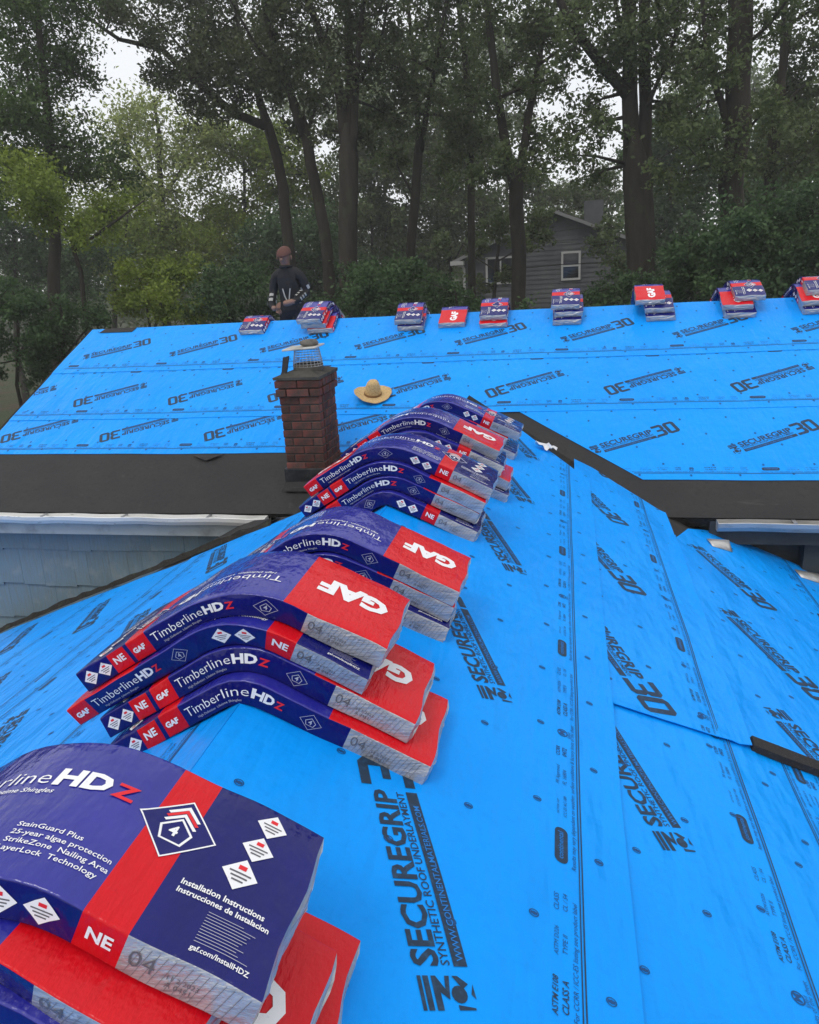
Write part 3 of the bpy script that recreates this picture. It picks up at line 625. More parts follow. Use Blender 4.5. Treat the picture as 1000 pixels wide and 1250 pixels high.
LAYM = {'white': (0, .0014), 'pred': (1, .0019), 'navyp': (2, .0009), 'grey': (3, .0019), 'faintw': (4, .0016)}
def cut_canvas(cv):
    """slice the artwork at fixed steps along u so that it can bend with the bundle; one entry for each printed element"""
    out = []
    for el in cv.E:
        V, F, mi, ep = [], [], [], []
        for lay, (mk, e) in LAYM.items():
            v, f = cv.layer(lay, el)
            if not len(f): continue
            bm = bmesh.new(); vv = [bm.verts.new((a, b, 0)) for a, b in v]
            for q in f:
                try: bm.faces.new([vv[i] for i in q])
                except ValueError: pass
            for k in range(int(v[:, 0].min() / .025), int(v[:, 0].max() / .025) + 1): bmesh.ops.bisect_plane(bm, geom=bm.verts[:] + bm.edges[:] + bm.faces[:], plane_co=(.025 * k, 0, 0), plane_no=(1, 0, 0))
            bm.verts.index_update(); o = len(V)
            V += [(q.co.x, q.co.y) for q in bm.verts]; ep += [e] * len(bm.verts); F += [tuple(x.index + o for x in q.verts) for q in bm.faces]; mi += [mk] * len(bm.faces); bm.free()
        out.append((el.split('#')[0], V, ep, F, mi))
    return out
ART = (cut_canvas(top), cut_canvas(sideB), cut_canvas(sideA))
def bundle(loc, rz, level, ur, rot, along, seed, label, group, sag=1., lift=0.):
    """a wrapped bundle bent over a ridge. ur: arc length from the ridge to its right end; rot: turned end for end.
    along = 'x': near wing ridge; 'y': main ridge, its visible end towards -y"""
    BK = .975 if along == 'x' else .87; ur = ur / BK; rg = random.Random(seed); Rb = R0 + level * (BT + .0015)
    ph = [rg.uniform(0, 6.28) for _ in range(8)]; am = rg.uniform(.6, 1.2)
    tk = rg.uniform(-.01, .01)
    root = empty('shingle_bundle', loc, rz); tag(root, label, 'shingle bundle', group)
    def mp(u, v, h):
        # u own 0..1, v -BW/2..BW/2, h 0..BT
        if rot: u, v = 1 - u, -v
        # lumpy, slightly slumped packet
        h2 = h + (.0022 * math.sin(7 * u + ph[0] + 3 * v) + .0014 * math.sin(19 * u + 11 * v + ph[1]) + .0008 * math.sin(47 * u - 31 * v + ph[6])) * (h / BT) * am
        v2 = v + (.004 * math.sin(5 * u + ph[2]) + .0025 * math.sin(23 * u + ph[3] + 20 * h)) * am + (h / BT - .5) * .012 * math.sin(ph[4])
        h2 -= .0015 * (abs(v) / (BW / 2)) ** 3 * (h / BT)
        endu = max(0, abs(u - .5) - .42) / .08
        h2 = h2 * (1 - .03 * endu * endu) 
        s = u * BL - (BL - ur) + .004 * math.sin(30 * v + ph[5]) * endu
        TH = THR if s > 0 or along == 'y' else THL
        A = Rb * TH; r_ = Rb + h2
        if abs(s) < A: a = s / Rb; X, Z = r_ * math.sin(a), r_ * math.cos(a)
        else:
            sg = 1 if s > 0 else -1; d = abs(s) - A
            X, Z = sg * (r_ * math.sin(TH) + d * math.cos(TH)), r_ * math.cos(TH) - d * math.sin(TH)
        Z += -R0 + .006 + lift
        X, v2, Z = X * BK, v2 * BK, Z * BK
        return (X, v2, Z) if along == 'x' else (v2, -X, Z)
    # cross-section, counter-clockwise seen from the u=1 end: list of (v, h, face)
    rc = .005; hw = BW / 2; sec = []
    def arc(cv, chh, a0, f):
        for k in range(4): a = math.radians(a0 + 30 * k); sec.append((cv + rc * math.cos(a), chh + rc * math.sin(a), f))
    for k in range(1, 6): sec.append((-hw + rc + (2 * hw - 2 * rc) * k / 6, 0, 'b'))
    arc(hw - rc, rc, -90, 'f'); sec.append((hw, BT / 2, 'f')); arc(hw - rc, BT - rc, 0, 't')
    for k in range(1, 8): sec.append((hw - rc - (2 * hw - 2 * rc) * k / 8, BT, 't'))
    arc(-hw + rc, BT - rc, 90, 'n'); sec.append((-hw, BT / 2, 'n')); arc(-hw + rc, rc, 180, 'b')
    n = len(sec); V, F, mi = [], [], []
    us = [c_ for c_ in cuts]
    for u in us: V += [mp(u, v, h) for v, h, _ in sec]
    for i in range(len(us) - 1):
        um = (us[i] + us[i + 1]) / 2
        for k in range(n):
            k2 = (k + 1) % n; F.append((i * n + k, i * n + k2, (i + 1) * n + k2, (i + 1) * n + k))
            vm, hm = (sec[k][0] + sec[k2][0]) / 2, (sec[k][1] + sec[k2][1]) / 2
            if hm > BT - rc * .75: mi.append(pick(TOPC, um))
            elif hm < rc * .5: mi.append(0)
            else: mi.append(pick(SIDE_B, um) if vm < 0 else pick(SIDE_A, um))
    if along == 'y': F = [q[::-1] for q in F] if False else F
    wr = mesh('wrapper', V, F, [M[k] for k in BMATS], root, mi, True)
    # crumpled clear-film ends
    for e, u in ((0, 0.), (1, 1.)):
        Vv, Ff = [], []; rings = 4
        for r_ in range(rings + 1):
            k_ = 1 - .94 * r_ / rings
            for j, (v, h, _) in enumerate(sec):
                d = (.010 * (r_ / rings) ** .5 if r_ else 0) + (rg.uniform(-.0035, .0035) if 0 < r_ else 0)
                Vv.append(mp(u + (d if e else -d), v * (1 - (1 - k_) * .55), BT / 2 + (h - BT / 2) * k_))
        for r_ in range(rings):
            for j in range(n): j2 = (j + 1) % n; q = (r_ * n + j, r_ * n + j2, (r_ + 1) * n + j2, (r_ + 1) * n + j); Ff.append(q if e else q[::-1])
        Ff.append(tuple(rings * n + j for j in range(n)) if e else tuple(rings * n + n - 1 - j for j in range(n)))
        mesh('film_end', Vv, Ff, M['foil'], root)
    pm = [M['white'], M['pred'], M['navy'], M['grey'], M['faintw']]
    for art, fn in ((ART[0], lambda a, b, e: mp(min(.997, a), b * BW / .337 - BW / 2, BT + e)), (ART[1], lambda a, b, e: mp(a, -BW / 2 - e, b * BT / .078)), (ART[2], lambda a, b, e: mp(1 - a, BW / 2 + e, b * BT / .078))):
        for nm, V_, ep, F_, mi_ in art: mesh(nm, [fn(a, b, e) for (a, b), e in zip(V_, ep)], F_, pm, root, mi_)
    return root
sid = 100
NEAR = [ # y of the near edge, [(ur, turned, dy, yaw)] bottom to top, words
 (.70, [(.475, 1, .02, .02), (.46, 1, -.07, .0), (.35, 1, -.04, -.10), (.425, 0, .0, .0)], 'the nearest stack at the bottom edge'),
 (1.58, [(.52, 1, .0, .01), (.47, 1, .05, .0), (.34, 0, .06, -.015), (.385, 1, .10, .0)], 'the second stack along the near ridge'),
 (2.28, [(.455, 0, .02, .02), (.47, 1, .05, .01), (.50, 1, .06, -.01)], 'the third stack along the near ridge'),
 (3.32, [(.455, 0, .0, .0), (.45, 1, .03, .03), (.49, 1, .04, -.01), (.525, 0, .07, -.02)], 'the fourth stack along the near ridge'),
 (4.07, [(.55, 0, .0, .02), (.56, 1, .03, .0), (.52, 0, .0, .02), (.50, 1, .05, -.01)], 'the fifth stack along the near ridge'),
 (5.04, [(.54, 0, .0, .0), (.47, 1, .02, .02), (.57, 0, .03, -.01)], 'the farthest stack on the near ridge, by the valley')]
LV = {3: ['lowest', 'middle', 'topmost'], 4: ['lowest', 'second from bottom', 'second from top', 'topmost'], 2: ['lower', 'upper'], 1: ['only']}
for yn, bs, words in NEAR:
    for k, (ur, rot, dy, yaw) in enumerate(bs):
        bundle((0, yn + dy + BW * BK / 2, sag(yn + .15) + .018), yaw, k, ur, rot, 'x', sid, '%s bent shingle bundle in %s' % (LV[len(bs)][k], words), 'shingle bundles draped over the near ridge'); sid += 1
FAR = [ # x of the left edge, [(ur, turned, dx, yaw)], words
 (-2.70, [(.30, 0, 0, .0)], 'single printed shingle bundle at the left end of the main ridge'),
 (-1.96, [(.34, 1, .05, .03), (.36, 1, .0, .0), (.40, 0, -.02, -.04)], 'of the stack right behind the chimney cap'),
 (-.94, [(.36, 0, .03, .0), (.36, 0, .0, .02)], 'of the pair left of the lone red main-ridge bundle'),
 (-.47, [(.33, 1, .0, -.02)], 'single low red-topped shingle bundle lying flat on the main ridge'),
 (-.04, [(.37, 1, .0, .0), (.35, 0, .0, .01)], 'of the pair right of the lone red main-ridge bundle'),
 (.68, [(.37, 0, .02, .0), (.35, 0, .03, .02), (.34, 0, .0, .0)], 'of the ridge stack below the white house window'),
 (1.60, [(.37, 0, .0, .0), (.35, 0, -.03, .03), (.32, 1, -.10, -.03)], 'of the ridge stack topped by a red bundle'),
 (2.31, [(.38, 0, .02, .0), (.36, 1, -.01, .0), (.33, 0, .09, .03)], 'of the ridge stack second from the right edge'),
 (3.02, [(.36, 0, .0, .0), (.34, 1, -.02, .02), (.28, 0, .04, -.02)], 'of the ridge stack cut by the right edge')]
for xl, bs, words in FAR:
    for k, (ur, rot, dx, yaw) in enumerate(bs):
        lab = words if len(bs) == 1 else '%s shingle bundle %s' % (LV[len(bs)][k], words)
        bundle((xl + dx + BW * BK / 2 + .015, YM, ZM + .016), yaw, k, ur, rot, 'y', sid, lab, 'shingle bundles draped over the main ridge'); sid += 1

# ------------------------------------------------------------------ straw hat on the main roof
hp = Vector(mapM(-.91, -.17, .022)); hat = empty('straw_hat', hp); hat.scale = (.92, .92, .92); hat.rotation_euler = (math.atan(MM) * .85, .02, .4); tag(hat, 'tan straw hat lying on the blue main roof right of the chimney', 'hat')
V, F = [], []; K, RN = 40, 9
for j in range(RN + 1):
    r_ = .085 + .108 * j / RN
    for k in range(K):
        a = 2 * PI * k / K; V.append((r_ * math.cos(a), r_ * math.sin(a) * .93, .012 + .030 * (j / RN) ** 2 * (1 + .7 * math.cos(2 * a)) + .003 * math.sin(9 * a) * j / RN - .012 * j / RN))
for j in range(RN):
    for k in range(K): k2 = (k + 1) % K; F.append((j * K + k, j * K + k2, (j + 1) * K + k2, (j + 1) * K + k))
o = mesh('brim', V, F, M['straw'], hat, None, True); md = o.modifiers.new('s', 'SOLIDIFY'); md.thickness = .004
V, F = [], []; prof = [(.086, .0), (.083, .04), (.075, .09), (.062, .13), (.045, .152), (.025, .154), (0.002, .142)]
for j, (r_, z_) in enumerate(prof):
    for k in range(K):
        a = 2 * PI * k / K; pin = 1 - .28 * (j / 6) ** 2 * max(0, math.cos(a - 2.2)) - .2 * (j / 6) ** 2 * max(0, math.cos(a + 1)); V.append((r_ * math.cos(a) * pin, r_ * math.sin(a) * .93 * pin, .012 + z_))
for j in range(len(prof) - 1):
    for k in range(K): k2 = (k + 1) % K; F.append((j * K + k, j * K + k2, (j + 1) * K + k2, (j + 1) * K + k))
mesh('crown', V, F, M['straw'], hat, None, True)
lathe('hat_band', [(.0885, .010), (.0895, .014), (.0885, .030), (.0865, .032)], mat('hat_band', (.22, .12, .05), .8), hat, 32, (0, 0, .006), 1, .93)

# torn plastic wrap scrap by the end of the near ridge
V, F = [], []; K = 9
for i in range(K + 1):
    t = i / K
    for j in range(4):
        s_ = j / 3 - .5; V.append(mapR(.66 + .20 * t + .02 * math.sin(5 * t), 5.70 + .10 * t + (.06 * math.sin(PI * t) + .015) * s_ * 2, .024 + .028 * abs(math.sin(5 * t + 4 * s_)) + .02 * random.random()))
for i in range(K):
    for j in range(3): F.append((i * 4 + j, (i + 1) * 4 + j, (i + 1) * 4 + j + 1, i * 4 + j + 1))
sc = mesh('plastic_scrap', V, F, M['plastic'], None, None, True); tag(sc, 'crumpled pale plastic scrap at the top of the right valley', 'plastic scrap')

# ------------------------------------------------------------------ worker standing beyond the main ridge
def skin_mesh(name, verts, edges, radii, root, sub=2):
    me = bpy.data.meshes.new(name); me.from_pydata(verts, edges, []); o = bpy.data.objects.new(name, me); C.objects.link(o)
    sk = o.modifiers.new('skin', 'SKIN'); sk.use_smooth_shade = True
    for i, r_ in enumerate(radii):
        d = me.skin_vertices[0].data[i]; d.radius = r_ if isinstance(r_, tuple) else (r_, r_); d.use_root = (i == root)
    sb = o.modifiers.new('sub', 'SUBSURF'); sb.levels = sub; sb.render_levels = sub
    bpy.context.view_layer.update()
    ev = bpy.data.meshes.new_from_object(o.evaluated_get(bpy.context.evaluated_depsgraph_get())); ev.name = name
    bpy.data.objects.remove(o); return ev
wy = 10.05
per = empty('person', (-2.80, wy, ZM - MM * (wy - YM) + .01), 0); tag(per, 'worker in black jacket and rust cap standing behind the main ridge, looking down', 'person')
bv = [(0, .02, .86), (0, .03, 1.0), (0, .0, 1.15), (0, -.03, 1.28), (0, -.06, 1.375), (0, -.085, 1.44), (0, -.10, 1.52), (0, -.095, 1.58),
      (.10, -.02, 1.315), (.185, -.015, 1.275), (.235, .03, 1.06), (.13, -.17, .955), (-.03, -.25, .925),
      (-.10, -.02, 1.315), (-.185, -.015, 1.275), (-.25, .0, 1.05), (-.23, -.14, .90), (-.14, -.23, .86),
      (.10, .02, .82), (.13, -.02, .46), (.14, .04, .09), (.15, -.10, .035), (-.10, .02, .82), (-.13, -.02, .46), (-.15, .04, .09), (-.16, -.10, .035)]
be = [(0, 1), (1, 2), (2, 3), (3, 4), (4, 5), (5, 6), (6, 7), (3, 8), (8, 9), (9, 10), (10, 11), (11, 12), (3, 13), (13, 14), (14, 15), (15, 16), (16, 17), (0, 18), (18, 19), (19, 20), (20, 21), (0, 22), (22, 23), (23, 24), (24, 25)]
br = [(.17, .115), (.165, .115), (.175, .12), (.17, .105), .06, .06, (.085, .1), (.07, .085), .085, .075, .058, .05, .038, .085, .075, .058, .05, .038, .10, .072, .05, .045, .10, .072, .05, .045]
bme = skin_mesh('body', bv, be, br, 0)
for k in ('jacket', 'pants', 'skin'): bme.materials.append(M[k])
for q in bme.polygons:
    c_ = q.center; q.material_index = 1 if c_.z < .84 and c_.y > -.13 else (2 if c_.z > 1.40 or (c_.y < -.215 and c_.z < 1.0) else 0)
bo = link('body', bme, per)
bm = bmesh.new(); bmesh.ops.create_uvsphere(bm, u_segments=20, v_segments=12, radius=1)
for v in list(bm.verts):
    if v.co.z < -.05: v.co.z = -.05
for v in bm.verts: v.co = Vector((v.co.x * .098, v.co.y * .112 - .095, v.co.z * .092 + 1.558 + .35 * (v.co.y * .118)))
cp = bm_obj('cap', bm, M['cap'], per, True)
# nose, ears, fingers
bm = bmesh.new()
for (x, y, z_, sx, sy, sz) in ((0, -.205, 1.485, .016, .022, .022), (.095, -.09, 1.51, .012, .022, .032), (-.095, -.09, 1.51, .012, .022, .032)):
    r_ = bmesh.ops.create_icosphere(bm, subdivisions=2, radius=1)
    for v in r_['verts']: v.co = Vector((x + v.co.x * sx, y + v.co.y * sy, z_ + v.co.z * sz))
bm_obj('face_features', bm, M['skin'], per, True)
parts = []
for (hx, hy, hz, sg) in ((-.03, -.25, .925, -1), (-.14, -.23, .86, 1)):
    for k in range(5):
        l = (.055, .075, .08, .072, .055)[k]; oy = -.012 - .008 * k
        parts.append(tube([(hx + sg * .02, hy + oy, hz + .02 - .013 * k), (hx + sg * (.03 + l * .55), hy + oy - .02, hz + .012 - .015 * k), (hx + sg * (.025 + l * .75), hy + oy + .0, hz - .015 - .015 * k)], [.010, .009, .007], 6))
v, f = merge(parts); mesh('fingers', v, f, M['skin'], per, None, True)
# pale prints on the sleeves and chest, pale collar
parts = []
def patch(p0, p1, r_, n=5, arc_=1.5, wd=.05, ph_=-PI / 2, gap=.5):
    P0, P1 = Vector(p0), Vector(p1); d = (P1 - P0); L_ = d.length; d.normalize(); a = d.cross(Vector((0, 0, 1))); a = a.normalized() if a.length > .1 else Vector((1, 0, 0)); b = d.cross(a)
    for k in range(n):
        t0 = (k + .1) / n; t1 = (k + .1 + gap) / n; V_, F_ = [], []
        for t in (t0, t1):
            c_ = P0 + d * (L_ * t)
            for q in range(6): an = ph_ + arc_ * (q / 5 - .5); V_.append(c_ + (a * math.cos(an) + b * math.sin(an)) * r_)
        for q in range(5): F_.append((q, q + 1, 7 + q, 6 + q))
        parts.append((V_, F_))
for ph_ in (0, PI / 2, PI, -PI / 2):
    patch((.20, -.05, 1.04), (.14, -.16, .965), .064, 3, .8, ph_=ph_, gap=.5); 
    patch((.21, -.0, 1.16), (.235, .03, 1.08), .073, 1, .6, ph_=ph_, gap=.6); patch((-.25, -.01, 1.03), (-.235, -.13, .91), .066, 2, .9, ph_=ph_, gap=.6)
v, f = merge(parts); tag(mesh('sleeve_print', v, f, M['cloth'], per), kind='stuff')
v, f = merge([tube([(-.045, -.155, 1.12), (-.02, -.165, 1.02), (.0, -.165, .97)], [.009] * 3, 5), tube([(.06, -.155, 1.12), (.045, -.165, 1.03), (.035, -.165, .97)], [.009] * 3, 5)]); mesh('drawstring', v, f, M['cloth'], per)
V, F = tube([(.075 * math.cos(2 * PI * k / 12), -.075 + .06 * math.sin(2 * PI * k / 12), 1.40) for k in range(13)], [.018] * 13, 6); mesh('collar', V, F, M['jacket'], per, None, True)

# ------------------------------------------------------------------ neighbour's house beyond the trees
nh = empty('neighbour_house', (.5, 34, GZ)); tag(nh, 'grey clapboard gable house half hidden behind the trees', 'house')
def nchild(o): o.parent = nh; o.location = (-.5, -34, -GZ); return o
HY0, HY1 = 30.0, 38.0
HX0, HX1, HP, HZ = -2.9, 3.75, .51, 2.55
def eave_z(x): return HZ - .41 * abs(x - HP)
V = [(HX0, HY0, GZ), (HX1, HY0, GZ), (HX1, HY0, eave_z(HX1)), (HP, HY0, HZ), (HX0, HY0, eave_z(HX0))]; V += [(a, HY1, c_) for a, b, c_ in V]
nchild(mesh('wall', V, [(0, 1, 2, 3, 4), (9, 8, 7, 6, 5)] + [(i, 5 + i, 5 + (i + 1) % 5, (i + 1) % 5) for i in range(5)], M['clap']))
z_ = -1.6
while z_ < HZ - .12:
    hw_ = (HZ - z_) / .41; xa, xb = max(HX0, HP - hw_ + .1), min(HX1, HP + hw_ - .1)
    V = [(xa, HY0 - .004, z_ + .17), (xb, HY0 - .004, z_ + .17), (xb, HY0 - .028, z_), (xa, HY0 - .028, z_), (xb, HY0 - .002, z_), (xa, HY0 - .002, z_)]
    if xb - xa > .3: nchild(mesh('clapboard', V, [(0, 1, 2, 3), (3, 2, 4, 5)], M['clap']))
    z_ += .17
for sg, xe in ((-1, -3.32), (1, 4.1)):
    V = []
    for (x, dz) in ((HP, .0), (xe, 0), (xe, .12), (HP, .12)):
        zz = HZ + .02 - .41 * abs(x - HP) + dz; V += [(x, HY0 - .35, zz), (x, HY1 + .3, zz)]
    nchild(mesh('roof', V, [(0, 2, 3, 1), (4, 6, 7, 5), (2, 4, 5, 3), (0, 6, 4, 2), (1, 3, 5, 7)], M['shingle']))
    V = []
    for (x, dz) in ((HP, -.02), (xe, -.02), (xe, .10), (HP, .10)):
        zz = HZ + .02 - .41 * abs(x - HP) + dz; V += [(x, HY0 - .38, zz), (x, HY0 - .353, zz)]
    nchild(mesh('rake_board', V, [(0, 2, 4, 6), (1, 7, 5, 3), (0, 1, 3, 2), (4, 5, 7, 6), (2, 3, 5, 4)], mat('rake_paint', (.17, .17, .17), .6)))
nchild(box('eave_return', -3.36, -2.86, HY0 - .42, HY0 - .05, .95, 1.10, M['trim']))
v, f = merge([tube([(-3.2, HY0 - .3, 1.0), (-2.92, HY0 - .15, .9), (-2.88, HY0 - .09, .8), (-2.88, HY0 - .09, GZ + .1)], [.05] * 4, 8)]); nchild(mesh('downspout', v, f, M['trim']))
def window(x0, x1, z0, z1, mull):
    fr = .075; bm = bmesh.new()
    for q in ((x0 - fr, x1 + fr, z1, z1 + fr), (x0 - fr, x1 + fr, z0 - fr, z0), (x0 - fr, x0, z0, z1), (x1, x1 + fr, z0, z1)): bx(bm, q[0], q[1], HY0 - .09, HY0 - .01, q[2], q[3])
    o = nchild(bm_obj('window', bm, M['trim']))
    if mull == 'h':
        zm = (z0 + z1) / 2; box('sash_rail', x0, x1, HY0 - .07, HY0 - .035, zm - .03, zm + .03, M['trim'], o)
        panes = [(x0, x1, z0, zm - .03), (x0, x1, zm + .03, z1)]
    else:
        xm = (x0 + x1) / 2; box('sash_rail', xm - .03, xm + .03, HY0 - .07, HY0 - .035, z0, z1, M['trim'], o); panes = [(x0, xm - .03, z0, z1), (xm + .03, x1, z0, z1)]
    for q in panes: box('pane', q[0], q[1], HY0 - .05, HY0 - .04, q[2], q[3], M['glass'], o)
window(.84, 1.40, .26, 1.14, 'h'); window(-1.98, -1.0, .25, 1.1, 'v')
nchild(box('chimney', 1.6, 2.28, HY0 + .6, HY0 + 1.3, 0, 2.95, M['clap']))

